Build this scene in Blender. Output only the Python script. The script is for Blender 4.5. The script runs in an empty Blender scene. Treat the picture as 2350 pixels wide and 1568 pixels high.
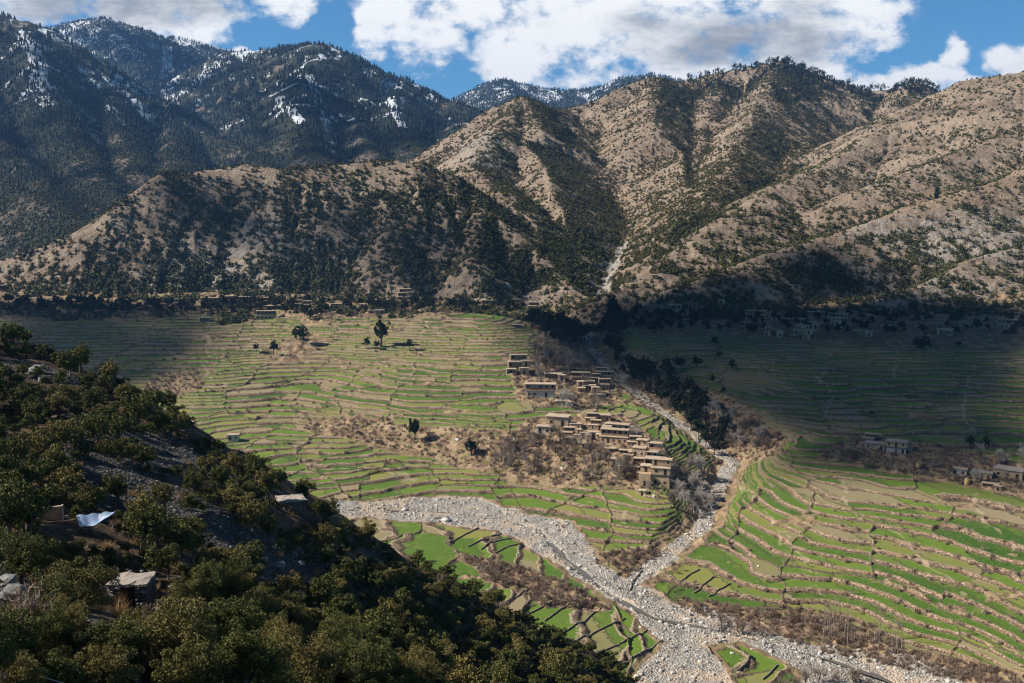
import bpy, math, random
import numpy as np
R = math.radians
C = bpy.context.scene.collection
sc = bpy.context.scene

# ------------------------------------------------------------------ camera
PITCH = R(7.0); FPX = 2307.0
cd = bpy.data.cameras.new('camera'); cam = bpy.data.objects.new('camera', cd); C.objects.link(cam)
cam.location = (0, 0, 0); cam.rotation_euler = (R(90) - PITCH, 0, 0)
cd.sensor_width = 36; cd.lens = FPX / 2350 * 36; cd.clip_start = 0.5; cd.clip_end = 40000
sc.camera = cam

def pdir(px, py):
    a = (px - 1175) / FPX; b = (784 - py) / FPX
    cp, sp = math.cos(PITCH), math.sin(PITCH)
    return np.array([a, cp + b * sp, -sp + b * cp])
def unY(px, py, Y):
    d = pdir(px, py); return d * (Y / d[1])
def unZ(px, py, z):
    d = pdir(px, py); return d * (z / d[2])

# ------------------------------------------------------------------ sun
SUN = np.array([-0.78, -0.05, 0.61]); SUN /= np.linalg.norm(SUN)
sun_el = math.asin(SUN[2]); sun_az = math.atan2(SUN[0], SUN[1])
sl = bpy.data.lights.new('sun', 'SUN'); sl.energy = 5.0; sl.angle = R(1.0); sl.color = (1.0, 0.93, 0.82)
so = bpy.data.objects.new('sun', sl); C.objects.link(so)
from mathutils import Vector
so.rotation_euler = Vector(SUN).to_track_quat('Z', 'Y').to_euler()

# ------------------------------------------------------------------ node helper
class NT:
    def __init__(s, tree): s.t = tree; s.n = tree.nodes; s.l = tree.links
    def put(s, v, sock):
        if v is None: return
        if isinstance(v, bpy.types.NodeSocket): s.l.new(v, sock)
        else:
            if sock.type == 'RGBA' and not hasattr(v, '__len__'): v = (v, v, v, 1)
            elif sock.type == 'RGBA' and len(v) == 3: v = (*v, 1)
            sock.default_value = v
    def m(s, op, a, b=None, c=None, clamp=False):
        n = s.n.new('ShaderNodeMath'); n.operation = op; n.use_clamp = clamp
        s.put(a, n.inputs[0]); s.put(b, n.inputs[1]); s.put(c, n.inputs[2]); return n.outputs[0]
    def mix(s, f, a, b, mode='MIX'):
        n = s.n.new('ShaderNodeMix'); n.data_type = 'RGBA'; n.blend_type = mode
        s.put(f, n.inputs['Factor']); s.put(a, n.inputs[6]); s.put(b, n.inputs[7]); return n.outputs[2]
    def noise(s, vec, scale, detail=4, rough=0.55, dist=0.0, out=0):
        n = s.n.new('ShaderNodeTexNoise'); s.put(vec, n.inputs['Vector'])
        n.inputs['Scale'].default_value = scale; n.inputs['Detail'].default_value = detail
        n.inputs['Roughness'].default_value = rough; n.inputs['Distortion'].default_value = dist
        return n.outputs[out]
    def vor(s, vec, scale, out='Distance', feat='F1'):
        n = s.n.new('ShaderNodeTexVoronoi'); n.feature = feat; s.put(vec, n.inputs['Vector']); n.inputs['Scale'].default_value = scale
        return n.outputs[out]
    def ramp(s, v, a, b, lo=0.0, hi=1.0, smooth=True):
        n = s.n.new('ShaderNodeMapRange'); n.clamp = True
        n.interpolation_type = 'SMOOTHSTEP' if smooth else 'LINEAR'
        s.put(v, n.inputs['Value']); s.put(a, n.inputs['From Min']); s.put(b, n.inputs['From Max'])
        s.put(lo, n.inputs['To Min']); s.put(hi, n.inputs['To Max']); return n.outputs['Result']
    def xyz(s, x, y, z):
        n = s.n.new('ShaderNodeCombineXYZ'); s.put(x, n.inputs[0]); s.put(y, n.inputs[1]); s.put(z, n.inputs[2]); return n.outputs[0]
    def sep(s, v):
        n = s.n.new('ShaderNodeSeparateXYZ'); s.put(v, n.inputs[0]); return n.outputs
    def scale(s, v, k):
        n = s.n.new('ShaderNodeVectorMath'); n.operation = 'MULTIPLY'; s.put(v, n.inputs[0]); n.inputs[1].default_value = k; return n.outputs[0]
    def attr(s, name, out='Fac'):
        n = s.n.new('ShaderNodeAttribute'); n.attribute_name = name; return n.outputs[out]
    def white(s, v):
        n = s.n.new('ShaderNodeTexWhiteNoise'); n.noise_dimensions = '3D'; s.put(v, n.inputs['Vector']); return n.outputs
    def bump(s, h, strength=0.5, dist=0.3):
        n = s.n.new('ShaderNodeBump'); s.put(h, n.inputs['Height']); n.inputs['Strength'].default_value = strength
        n.inputs['Distance'].default_value = dist; return n.outputs[0]

# ------------------------------------------------------------------ world: Nishita sky with procedural cumulus, fixed in direction
world = bpy.data.worlds.new('World'); sc.world = world; world.use_nodes = True
W = NT(world.node_tree); W.n.clear()
SKY_STRENGTH = 0.055
sky = W.n.new('ShaderNodeTexSky'); sky.sky_type = 'NISHITA'; sky.sun_disc = False
sky.sun_elevation = sun_el; sky.sun_rotation = sun_az; sky.altitude = 1800; sky.dust_density = 0.3; sky.ozone_density = 2.5; sky.air_density = 1.0
tc = W.n.new('ShaderNodeTexCoord'); D = tc.outputs['Generated']
dx, dy, dz = W.sep(D)
ys = W.m('MAXIMUM', dy, 0.08)
U = W.m('DIVIDE', dx, ys); V = W.m('DIVIDE', dz, ys)
def uv(px, py):
    d = pdir(px, py); return d[0] / d[1], d[2] / d[1]
P2 = W.xyz(W.m('MULTIPLY', U, 1.0), W.m('MULTIPLY', V, 1.5), 0.37)
warp = W.m('SUBTRACT', W.noise(P2, 7.0, 4, 0.55), 0.5)
warp2 = W.m('SUBTRACT', W.noise(W.scale(P2, (1, 1, -3)), 7.0, 4, 0.55), 0.5)
Uw = W.m('MULTIPLY_ADD', warp, 0.06, U); Vw = W.m('MULTIPLY_ADD', warp2, 0.045, V)
def blob(px, py, a, b, uu=None, vv=None, wgt=1.0):
    u0, v0 = uv(px, py)
    ex = W.m('DIVIDE', W.m('SUBTRACT', uu or Uw, u0), a / FPX); ey = W.m('DIVIDE', W.m('SUBTRACT', vv or Vw, v0), b / FPX)
    r2 = W.m('ADD', W.m('MULTIPLY', ex, ex), W.m('MULTIPLY', ey, ey))
    return W.m('MULTIPLY', W.m('SUBTRACT', 1.0, r2), wgt)
def smax(lst, k=0.15):
    o = lst[0]
    for b in lst[1:]:
        n = W.n.new('ShaderNodeMath'); n.operation = 'SMOOTH_MAX'; W.put(o, n.inputs[0]); W.put(b, n.inputs[1]); n.inputs[2].default_value = k; o = n.outputs[0]
    return o
BL = [(60, -30, 330, 105), (330, 0, 230, 85), (470, 50, 90, 62), (690, -10, 115, 80), (860, 95, 50, 62), (870, 20, 70, 50), (970, 0, 170, 55), (985, 85, 100, 92), (1075, 15, 130, 60),
      (1190, 120, 105, 80), (1330, 80, 200, 130), (1560, 60, 330, 135), (1500, 150, 220, 50), (1800, 60, 230, 110), (1960, 40, 140, 75), (1850, 160, 110, 45), (1265, 185, 100, 35),
      (2190, 112, 48, 44), (2110, 175, 110, 42), (2010, 190, 90, 38), (2345, 145, 85, 48), (2230, 215, 80, 40), (560, 112, 22, 12), (1600, -120, 700, 110), (1230, -90, 400, 60), (200, -200, 700, 120)]
dens = smax([blob(*b) for b in BL])
fb = W.noise(P2, 16.0, 9, 0.64); fb2 = W.noise(P2, 60.0, 5, 0.6)
dens = W.m('MULTIPLY', W.m('MINIMUM', dens, 0.75), 0.75)
dn = W.m('ADD', dens, W.m('MULTIPLY', W.m('SUBTRACT', fb, 0.5), 2.6))
dn = W.m('ADD', dn, W.m('MULTIPLY', W.m('SUBTRACT', fb2, 0.5), 0.9))
holes = smax([blob(770, 60, 60, 80)], 0.3)
dn = W.m('SUBTRACT', dn, W.m('MULTIPLY', W.m('MAXIMUM', holes, 0.0), .7))
alpha = W.ramp(dn, -0.05, 0.62)
# cloud colour: white rims, grey bellies
grey = smax([blob(1700, 95, 330, 75, wgt=1.0), blob(1480, 45, 120, 45, wgt=.7), blob(250, 10, 420, 75, wgt=1.0), blob(1010, 40, 60, 40, wgt=.35), blob(1850, 40, 140, 45, wgt=.6)], 0.2)
gn = W.noise(P2, 11.0, 6, 0.6, 0.3); gn2 = W.noise(W.scale(P2, (1, 2.2, 1)), 26.0, 6, 0.6, 0.4)
gm = W.m('ADD', W.m('MULTIPLY', W.m('MAXIMUM', grey, 0.0), 1.0), W.m('ADD', W.m('MULTIPLY', W.m('SUBTRACT', gn, 0.5), 1.6), W.m('MULTIPLY', W.m('SUBTRACT', gn2, 0.5), 1.0)))
gmask = W.ramp(gm, 0.05, 1.25)
ccol = W.mix(gmask, (0.72, 0.71, 0.69), (0.23, 0.235, 0.245))
Vg = W.ramp(V, 0.03, 0.30)
# sky blue deepened a little; unseen upper sky dimmed to cut fill light
skc = W.n.new('ShaderNodeVectorMath'); skc.operation = 'SCALE'; W.put(sky.outputs[0], skc.inputs[0]); skc.inputs['Scale'].default_value = SKY_STRENGTH
skd = W.mix(1.0, skc.outputs[0], (0.55, 1.06, 1.30), 'MULTIPLY')
skd = W.mix(1.0, skd, W.mix(W.ramp(dz, .22, .65), (1, 1, 1), (.64, .34, .235)), 'MULTIPLY')
fin = W.mix(W.m('MULTIPLY', alpha, W.ramp(dy, 0.1, 0.3)), skd, ccol)
bg = W.n.new('ShaderNodeBackground'); W.put(fin, bg.inputs[0]); bg.inputs[1].default_value = 1.0
wo = W.n.new('ShaderNodeOutputWorld'); W.l.new(bg.outputs[0], wo.inputs[0])

sc.view_settings.view_transform = 'Standard'; sc.view_settings.look = 'None'
sc.view_settings.exposure = 0.68; sc.view_settings.gamma = 1.0
sc.cycles.max_bounces = 4; sc.cycles.diffuse_bounces = 2; sc.cycles.glossy_bounces = 1; sc.cycles.transmission_bounces = 2
sc.cycles.transparent_max_bounces = 12; sc.cycles.volume_bounces = 0
sc.cycles.use_adaptive_sampling = True; sc.cycles.use_denoising = True
sc.cycles.pixel_filter_type = 'BLACKMAN_HARRIS'; sc.cycles.filter_width = 1.15

# ------------------------------------------------------------------ numeric helpers
rng = np.random.default_rng(7)
PERM = rng.permutation(512)
GR = rng.normal(size=(512, 2)); GR /= np.linalg.norm(GR, axis=1)[:, None]
def gnoise(x, y):
    xi = np.floor(x).astype(np.int64); yi = np.floor(y).astype(np.int64); fx = x - xi; fy = y - yi
    def g(ix, iy, ax, ay):
        h = PERM[(PERM[ix & 511] + iy) & 511]; v = GR[h]; return v[..., 0] * ax + v[..., 1] * ay
    u = fx * fx * fx * (fx * (fx * 6 - 15) + 10); v = fy * fy * fy * (fy * (fy * 6 - 15) + 10)
    a = g(xi, yi, fx, fy); b = g(xi + 1, yi, fx - 1, fy); c = g(xi, yi + 1, fx, fy - 1); d = g(xi + 1, yi + 1, fx - 1, fy - 1)
    return (a + (b - a) * u + (c - a) * v + (a - b - c + d) * u * v) * 1.5
def fbm(x, y, n=4, gain=.5):
    o = 0; a = 1; s = 0
    for i in range(n):
        o = o + a * gnoise(x + 17.3 * i, y - 9.1 * i); s += a; a *= gain; x = x * 2.03; y = y * 2.03
    return o / s
def ridged(x, y, n=4, gain=.5):
    o = 0; a = 1; s = 0
    for i in range(n):
        o = o + a * (1 - np.abs(gnoise(x + 31.7 * i, y + 5.1 * i)) * 2); s += a; a *= gain; x = x * 2.07; y = y * 2.07
    return o / s
def sstep(a, b, v):
    t = np.clip((v - a) / (b - a), 0, 1); return t * t * (3 - 2 * t)
class TPS:
    def __init__(s, P, z, lam=0.0, sc_=200.0):
        s.sc = sc_; s.P = np.asarray(P, float) / sc_; n = len(P)
        K = s.k(np.linalg.norm(s.P[:, None] - s.P[None], axis=2)) + lam * np.eye(n)
        Q = np.c_[np.ones(n), s.P]
        A = np.block([[K, Q], [Q.T, np.zeros((3, 3))]]); s.w = np.linalg.solve(A, np.r_[np.asarray(z, float), 0, 0, 0])
    def k(s, r): return np.where(r > 1e-9, r * r * np.log(np.maximum(r, 1e-9)), 0)
    def __call__(s, x, y):
        x = x / s.sc; y = y / s.sc; o = s.w[-3] + s.w[-2] * x + s.w[-1] * y
        for (a, b), w in zip(s.P, s.w): 
            r2 = (x - a) ** 2 + (y - b) ** 2; o = o + w * 0.5 * r2 * np.log(np.maximum(r2, 1e-12))
        return o
def poly_dist(x, y, pts, vals=None):
    """distance to polyline, interpolated vals, arc parameter"""
    best = np.full(x.shape, 1e9); bv = np.zeros(x.shape); acc = 0
    for i in range(len(pts) - 1):
        ax, ay = pts[i][:2]; bx, by = pts[i + 1][:2]; vx, vy = bx - ax, by - ay; L2 = vx * vx + vy * vy + 1e-9
        t = np.clip(((x - ax) * vx + (y - ay) * vy) / L2, 0, 1)
        d = np.hypot(x - ax - t * vx, y - ay - t * vy); m = d < best
        best = np.where(m, d, best)
        if vals is not None: bv = np.where(m, vals[i] + (vals[i + 1] - vals[i]) * t, bv)
    return best, bv
def sdf_poly(x, y, P):
    """negative inside"""
    P = np.asarray(P)[:, :2]; d = np.full(x.shape, 1e18); s = np.ones(x.shape)
    n = len(P)
    for i in range(n):
        j = i - 1; ex, ey = P[j] - P[i]; wx = x - P[i][0]; wy = y - P[i][1]
        t = np.clip((wx * ex + wy * ey) / (ex * ex + ey * ey + 1e-12), 0, 1)
        d = np.minimum(d, (wx - ex * t) ** 2 + (wy - ey * t) ** 2)
        c1 = y >= P[i][1]; c2 = y < P[j][1]; c3 = ex * wy > ey * wx
        s = np.where((c1 & c2 & c3) | (~c1 & ~c2 & ~c3), -s, s)
    return s * np.sqrt(d)

# ------------------------------------------------------------------ valley base surface
VP = [(700,1160,-126),(850,1170,-128),(1000,1180,-130),(1150,1200,-131),(1280,1260,-133),(1380,1340,-134.5),(1470,1420,-136),(1600,1440,-137),(1750,1480,-138),(1900,1520,-139),(2100,1560,-140),(2350,1640,-141),(1550,1530,-137),(1300,1700,-137),
(1000,1240,-129),(1150,1300,-131),(1100,1270,-130),(1250,1400,-133),(1400,1480,-134.5),(1300,1500,-134),(600,1250,-128),(300,1200,-126),(0,1150,-124),
(850,1130,-126),(700,1090,-123),(1000,1100,-125.5),(1150,1140,-128),(600,1040,-119),(900,1060,-122),(520,1010,-116),(1200,1130,-128),
(500,980,-114),(750,960,-113),(400,900,-105),(600,900,-106),(700,880,-105),(500,850,-99),(200,850,-99),(100,800,-91),(300,780,-88),(550,780,-88),(800,780,-88),(400,720,-76),(700,715,-75),(1000,715,-75),(1150,730,-77),(0,720,-76),(-200,720,-76),(-200,900,-105),
(1000,870,-100),(1000,930,-106),(850,900,-103.5),(800,930,-108),(1150,930,-106),(1300,930,-106.5),(1100,980,-110),(1250,960,-108),(1400,960,-109),(1450,1010,-112),(1150,860,-98),(1000,800,-90),(1150,790,-88),(900,760,-83),(1250,850,-98),(1200,780,-86),(950,960,-109),
(950,1020,-119),(1100,1040,-119),(1250,1080,-123),(1300,1020,-114),(1400,1100,-122),(1450,1120,-124.5),(1530,1120,-122),(1500,1060,-116),(1580,1130,-124),
(1300,1150,-128),(1400,1150,-126.5),(1400,1220,-131),(1550,1200,-129),(1580,1230,-131),(1480,1260,-133),(1600,1150,-127),
(1500,960,-111),(1560,1000,-115),(1620,1040,-119),(1660,1075,-122.5),
(1370,690,-80),(1350,760,-90),(1400,850,-101),(1480,920,-110),(1600,1000,-119),(1680,1060,-125),(1640,1130,-128),(1610,1210,-132),(1520,1280,-133.5),
(1480,800,-90),(1600,850,-98),(1700,950,-108),(1800,1030,-113),(1500,750,-82),(1750,780,-86),(2000,790,-87),(2350,800,-88),(1900,860,-97),(2200,880,-99),(1900,950,-106),(2200,960,-107),(2000,1020,-112),(2150,1050,-113),(2350,1000,-110),(2350,1090,-115),
(2000,740,-78),(2350,750,-80),(1700,730,-79),(2600,800,-88),(2600,1100,-114),
(1850,1060,-116),(1720,1120,-124),(1700,1200,-129),(1680,1260,-132),(1850,1150,-121),(1900,1250,-127),(2050,1100,-117),(2100,1200,-122),(2250,1130,-117.5),(2300,1250,-122),(2050,1330,-129),(2200,1350,-127.5),(1800,1350,-133),(2300,1420,-129),(2350,1500,-131),(2100,1430,-133),(1950,1420,-136.5),(2250,1520,-136),(2150,1480,-135.5),(1700,1370,-134.8),(1550,1330,-134.5),(1650,1420,-136.3),(1720,1520,-137)]
vw = np.array([unZ(*p) for p in VP])
extra = np.array([(-420, 300, -120), (-500, 600, -95), (450, 250, -125), (520, 500, -105), (560, 750, -75), (-600, 850, -70), (0, 200, -137), (250, 150, -142), (-200, 150, -130)])
vw = np.r_[vw, extra]
tv = TPS(vw[:, :2], vw[:, 2], lam=0.002)

# ------------------------------------------------------------------ foreground slope surface
FP = [(0,1568,26),(300,1568,31),(700,1568,48),(1000,1568,80),(1400,1568,150),(1480,1600,165),(0,1300,50),(300,1300,60),(600,1400,62),(300,1450,42),(1000,1450,105),(1300,1500,150),
(0,1100,80),(250,1150,88),(500,1200,93),(800,1350,100),(0,950,110),(250,1000,112),(450,1080,108),(700,1200,113),(1000,1370,138)]
FC = [(-150,700,140),(0,778,135),(130,855,130),(400,978,125),(520,1080,118),(650,1140,120),(770,1210,130),(900,1290,145),(1050,1350,160),(1180,1430,175),(1300,1520,190),(1400,1600,205)]
fw = [unY(*p) for p in FP] + [unY(*p) for p in FC]
for p in FC:
    q = unY(*p)
    for k, dzz in ((25, 14), (60, 48), (120, 110)): fw.append(q + np.array([.45 * k, .89 * k, -dzz]))
fw += [np.array(v, float) for v in [(0,-3,-2.2),(-10,4,-3),(12,3,-12),(-30,0,7),(-70,40,9),(-110,90,12),(40,80,-66),(75,140,-125),(60,230,-160),(45,205,-135),(40,182,-112),(28,165,-92),(60,110,-98),(30,100,-64),(50,140,-98),(28,40,-38),(80,50,-90),(60,180,-130),(110,150,-150),(150,100,-150),(200,300,-230),(0,340,-230),(-160,340,-190),(-300,300,-150),(-200,200,5),(-120,160,-2)]]
fw = np.array(fw)
tf = TPS(fw[:, :2], fw[:, 2], lam=0.0005, sc_=100.0)

# ------------------------------------------------------------------ ridges (px, py, forward distance)
RID = [ # points, slope, tag
 ([(-150,640,990),(0,600,965),(150,545,985),(300,460,1010),(385,397,1050),(480,392,1080),(560,379,1100),(650,389,1090),(720,382,1100),(870,367,1120),(960,375,1120),(1040,407,1110),(1100,455,1080),(1200,535,1030),(1300,615,975),(1360,680,925)], .76, 'A'),
 ([(560,379,1100),(600,525,1003),(640,685,905)], .72, 'A'), ([(870,367,1120),(905,525,1012),(935,690,905)], .72, 'A'), ([(385,397,1050),(330,565,958),(335,700,885)], .75, 'A'), ([(1100,455,1080),(1100,590,973),(1120,700,895)], .75, 'A'),([(150,545,985),(120,640,910)], .8, 'A'),
 ([(960,380,1600),(1040,335,1750),(1100,278,1850),(1150,243,1850),(1200,225,1850),(1250,243,1900),(1290,252,1950),(1350,238,1980),(1430,198,2000),(1500,175,2050),(1560,188,2080),(1650,168,2100),(1720,154,2100),(1790,142,2100),(1860,168,2120),(1930,194,2150),(2000,209,2150),(2060,204,2150),(2100,190,2100),(2150,208,2100),(2250,230,2100)], .62, 'C'),
 ([(1790,142,2100),(1740,240,1800),(1690,340,1500),(1620,460,1220),(1530,560,1040),(1440,640,945)], .62, 'C'),
 ([(1500,175,2050),(1500,280,1700),(1530,400,1380),(1540,490,1150),(1460,600,975)], .62, 'C'),
 ([(1200,225,1850),(1260,330,1520),(1320,430,1270),(1390,560,1050)], .62, 'C'),
 ([(1200,225,1850),(1130,310,1570),(1080,380,1400),(1150,440,1220),(1250,530,1070),(1340,620,965)], .62, 'C'),
 ([(1930,194,2150),(1870,300,1800),(1800,390,1450)], .6, 'C'), ([(2100,190,2100),(2000,290,1800),(1900,360,1500)], .6, 'C'),([(1650,168,2100),(1610,300,1750),(1600,400,1450)], .62, 'C'),
 ([(2750,60,1450),(2350,163,1500),(2220,185,1560),(2160,215,1620),(2050,282,1480),(1950,348,1380),(1850,398,1270),(1790,425,1210),(1700,478,1120),(1600,548,1025),(1500,607,965),(1420,665,905)], .50, 'B'),
 ([(2700,250,1250),(2450,330,1230),(2300,412,1140),(2100,472,1070),(1900,542,1000),(1700,605,930),(1560,660,880)], .55, 'B'),
 ([(2700,450,1050),(2450,540,980),(2250,590,930),(2100,660,870),(1950,715,820)], .55, 'B'), ([(2600,200,1400),(2350,290,1320),(2150,370,1230),(1960,440,1150)], .5, 'B'),
 ([(400,245,3000),(480,198,3200),(560,165,3300),(640,125,3350),(740,101,3200),(800,123,3200),(860,168,3200),(920,183,3200),(960,203,3150),(1000,238,3100),(1040,233,3000),(1090,258,2900),(1130,300,2800)], .62, 'D'),
 ([(560,165,3300),(520,122,3900),(600,115,3800),(740,101,3200)], .62, 'D'),
 ([(740,101,3200),(690,190,2800),(700,300,2300),(740,370,2000)], .65, 'D'), ([(920,183,3200),(900,250,2700),(960,350,2200)], .65, 'D'), ([(860,168,3200),(820,260,2700),(850,350,2200)], .7, 'D'), ([(560,165,3300),(560,260,2700),(600,340,2200)], .65, 'D'),([(1090,258,2900),(1040,310,2500)], .6, 'D'),
 ([(-400,-40,2600),(-200,5,2600),(0,32,2600),(60,48,2600),(110,68,2600),(180,113,2600),(250,173,2600),(330,223,2550),(400,273,2450),(460,303,2350),(540,335,2150),(600,368,2000),(620,400,1800)], .66, 'E'),
 ([(60,48,2600),(100,200,2150),(180,330,1800),(260,450,1500)], .7, 'E'), ([(250,173,2600),(270,290,2100),(330,400,1650)], .7, 'E'), ([(400,273,2450),(400,340,2000),(420,400,1650)], .7, 'E'), ([(-100,15,2600),(-60,180,2200),(0,330,1800),(120,430,1560),(250,490,1400)], .7, 'E'), ([(-300,300,1600),(-100,390,1500),(60,440,1400),(200,510,1250)], .7, 'E'),
 ([(0,120,5200),(100,66,5000),(170,53,5000),(240,43,4800),(300,58,4800),(350,83,4800),(420,90,4800),(520,118,4800),(600,155,4800),(760,200,4800)], .55, 'F'),
 ([(240,43,4800),(330,160,4000),(400,235,3400)], .6, 'F'), ([(520,118,4800),(470,190,3900)], .6, 'F'),
 ([(380,120,8300),(430,95,8300),(445,92,8300),(475,103,8300),(520,114,8300),(580,130,8300)], .5, 'G'),
 ([(980,280,5500),(1040,243,5500),(1090,208,5500),(1150,182,5500),(1190,192,5500),(1250,203,5500),(1310,208,5500),(1380,198,5500),(1440,178,5500),(1500,170,5500),(1580,190,5500),(1700,250,5500)], .5, 'F'),
 ([(1150,182,5500),(1200,260,4300)], .55, 'F'), ([(1440,178,5500),(1400,260,4300)], .55, 'F'),
]

# ------------------------------------------------------------------ polar grid: even angles, rows spaced with distance
az = np.radians(np.linspace(-38, 38, 1330))
def geo(a, b, k): return a * np.exp(np.arange(int(math.log(b / a) / k)) * k)
rr = np.r_[geo(2.5, 26, .03), geo(26, 270, .0072), geo(270, 960, .0016), geo(960, 9300, .0055), [9300, 10500, 12500]]
NR, NC = len(rr), len(az)
GX = (rr[:, None] * np.sin(az)[None]); GY = (rr[:, None] * np.cos(az)[None])
print('grid', NR, NC)
# valley
iv = rr < 1250
vx, vy = GX[iv], GY[iv]
nv = iv.sum()
rs = np.arange(0, nv, 6); 
if rs[-1] != nv - 1: rs = np.r_[rs, nv - 1]
cs = np.r_[np.arange(0, NC, 6), [NC - 1]]
def coarse(fn):
    z = fn(vx[np.ix_(rs, cs)], vy[np.ix_(rs, cs)])
    a = np.array([np.interp(np.arange(NC), cs, row) for row in z])
    fi = np.searchsorted(rs, np.arange(nv), side='right') - 1; fi = np.clip(fi, 0, len(rs) - 2)
    t = (np.arange(nv) - rs[fi]) / (rs[fi + 1] - rs[fi]); return a[fi] * (1 - t)[:, None] + a[fi + 1] * t[:, None]
zv0 = coarse(tv)
wfar = sstep(880, 1050, vy)
zv0 = zv0 * (1 - wfar) + (-82) * wfar
zf = coarse(tf)
zf = np.where(vy > 330, -400, zf)
# streams (world polylines)
def wl(lst): return [unZ(*p) for p in lst]
SIDE = wl([(1372,640,-66),(1370,690,-80),(1348,760,-91),(1352,800,-97),(1410,860,-104),(1490,925,-112),(1600,1000,-121),(1680,1060,-127),(1645,1130,-130.5),(1612,1210,-133),(1520,1280,-134.5),(1450,1335,-135.5)])
dS, zS = poly_dist(vx, vy, SIDE, [p[2] for p in SIDE])
MAIN = wl([(500,1190,-127.5),(700,1180,-128.5),(850,1176,-129.5),(1000,1178,-131),(1130,1192,-132),(1240,1222,-133.2),(1300,1290,-134.4),(1400,1370,-136),(1500,1425,-137),(1640,1452,-138),(1760,1480,-139),(1900,1520,-140),(2020,1560,-140.6),(2200,1640,-141.5)])
BED = [unZ(*p) for p in [(500,1165,-128),(850,1160,-129),(960,1148,-130),(1080,1150,-131),(1200,1184,-132),(1310,1210,-133),(1365,1262,-134),(1370,1290,-134),(1440,1325,-135),(1530,1270,-134),(1560,1285,-134),(1470,1345,-136),(1540,1392,-137),(1640,1405,-137),(1720,1432,-138),(1850,1470,-138),(1990,1500,-139),(2080,1505,-139),(2190,1550,-140),(2260,1600,-140),(2300,1750,-141),(1500,1750,-138),(1440,1568,-137),(1520,1480,-137),(1440,1400,-136),(1330,1330,-134),(1240,1275,-133),(1150,1225,-132),(1000,1205,-131),(850,1195,-130),(500,1220,-128)]]
sB = sdf_poly(vx, vy, BED); dM, zM = poly_dist(vx, vy, MAIN, [p[2] for p in MAIN])
dM2 = dM + 2.5 * fbm(vx / 14, vy / 14, 2)
edge = sB + 3.0 * fbm(vx / 12, vy / 12, 3)
ISL = [unZ(*p) for p in [(1622,1480,-137),(1700,1466,-137),(1770,1500,-137.5),(1835,1532,-138),(1850,1600,-138),(1700,1600,-138),(1660,1530,-137.5)]]
sI = sdf_poly(vx, vy, ISL); edge = np.maximum(edge, np.minimum(-sI, 8)); 
bedw = 1 - sstep(-2.5, 2.0, edge)
zbase = zv0 + 1.6 * fbm(vx / 60, vy / 60, 3) * sstep(6, 40, sB)
# scarp sharpening noise
gw = 4.5 + 3.0 * gnoise(vx / 25, vy / 25)
zgul = zS + np.maximum(0, dS - gw) * 0.55 + 1.0 * fbm(vx / 15, vy / 15, 3)
gul = dS < 70
zval = np.where(gul, np.minimum(zbase, zgul), zbase)
sidebed = 1 - sstep(2.2, 5.0, dS + 2.0 * fbm(vx / 10, vy / 10, 2))
zval = np.where(sidebed > 0, zval * (1 - sidebed) + (zS + .5 * fbm(vx / 3, vy / 3, 2)) * sidebed, zval)
# mountains
ZT = np.full((NR, NC), -1e3); TAG = np.zeros((NR, NC), np.int8)
im = rr > 780
mx, my = GX[im], GY[im]
wx_ = 26 * fbm(mx / 260, my / 260, 3); wy_ = 26 * fbm(mx / 260 + 9, my / 260 + 4, 3)
rbv = np.zeros(mx.shape); hm = np.full(mx.shape, -1e3); tg = np.zeros(mx.shape, np.int8); dcrest = np.zeros(mx.shape)
for pts, slope, tagc in RID:
    P = [unY(*p) for p in pts]
    sc0 = P[0][1] / 1000
    wsc = min(1.0, .45 * sc0)
    ext = 900 * sc0
    X = mx + wx_ * wsc * 0.35; Y = my + wy_ * wsc * 0.35
    rc = 8 * sc0; bh = np.full(X.shape, -1e9); d = np.zeros(X.shape)
    for a_, b_ in zip(P[:-1], P[1:]):
        ex, ey = b_[0] - a_[0], b_[1] - a_[1]; t_ = np.clip(((X - a_[0]) * ex + (Y - a_[1]) * ey) / (ex * ex + ey * ey), 0, 1)
        d_ = np.hypot(X - a_[0] - t_ * ex, Y - a_[1] - t_ * ey); h_ = a_[2] + (b_[2] - a_[2]) * t_ - slope * (np.sqrt(d_ * d_ + rc * rc) - rc) * (1 - .10 * np.clip(d_ / (500 * sc0), 0, 1))
        m_ = h_ > bh; bh = np.where(m_, h_, bh); d = np.where(m_, d_, d)
    # ribs run down the slope
    ux, uy = P[-1][0] - P[0][0], P[-1][1] - P[0][1]; L = math.hypot(ux, uy); ux /= L; uy /= L
    q = (mx * ux + my * uy) / (55 * sc0 ** .7); t = d / (260 * sc0)
    rib2 = ridged(q * 2.9 + .8 * gnoise(mx / 60, my / 60), t * 2.0 + 5, 3)
    rib = ridged(q + .9 * gnoise(mx / 150, my / 150) + .35 * gnoise(mx / 45, my / 45), t, 3)
    h = bh + ((rib - .6) * {'A': 8, 'B': 6.5, 'C': 12}.get(tagc, 15) + (rib2 - .6) * 3.2) * sc0 ** .8 * sstep(0, 90 * sc0, d)
    m = h > hm
    rbv = np.where(m, rib, rbv)
    tg = np.where(m, 'ABCDEFG'.index(tagc) + 1, tg); dcrest = np.where(m, d, dcrest)
    kk_ = 5.0 * sc0; hh = np.clip(.5 + .5 * (h - hm) / kk_, 0, 1)
    hm = np.where(hm < -900, h, hm * (1 - hh) + h * hh + kk_ * hh * (1 - hh) * .6)
dist = np.hypot(mx, my)
k = np.clip(dist / 1000, .9, 5)
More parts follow.
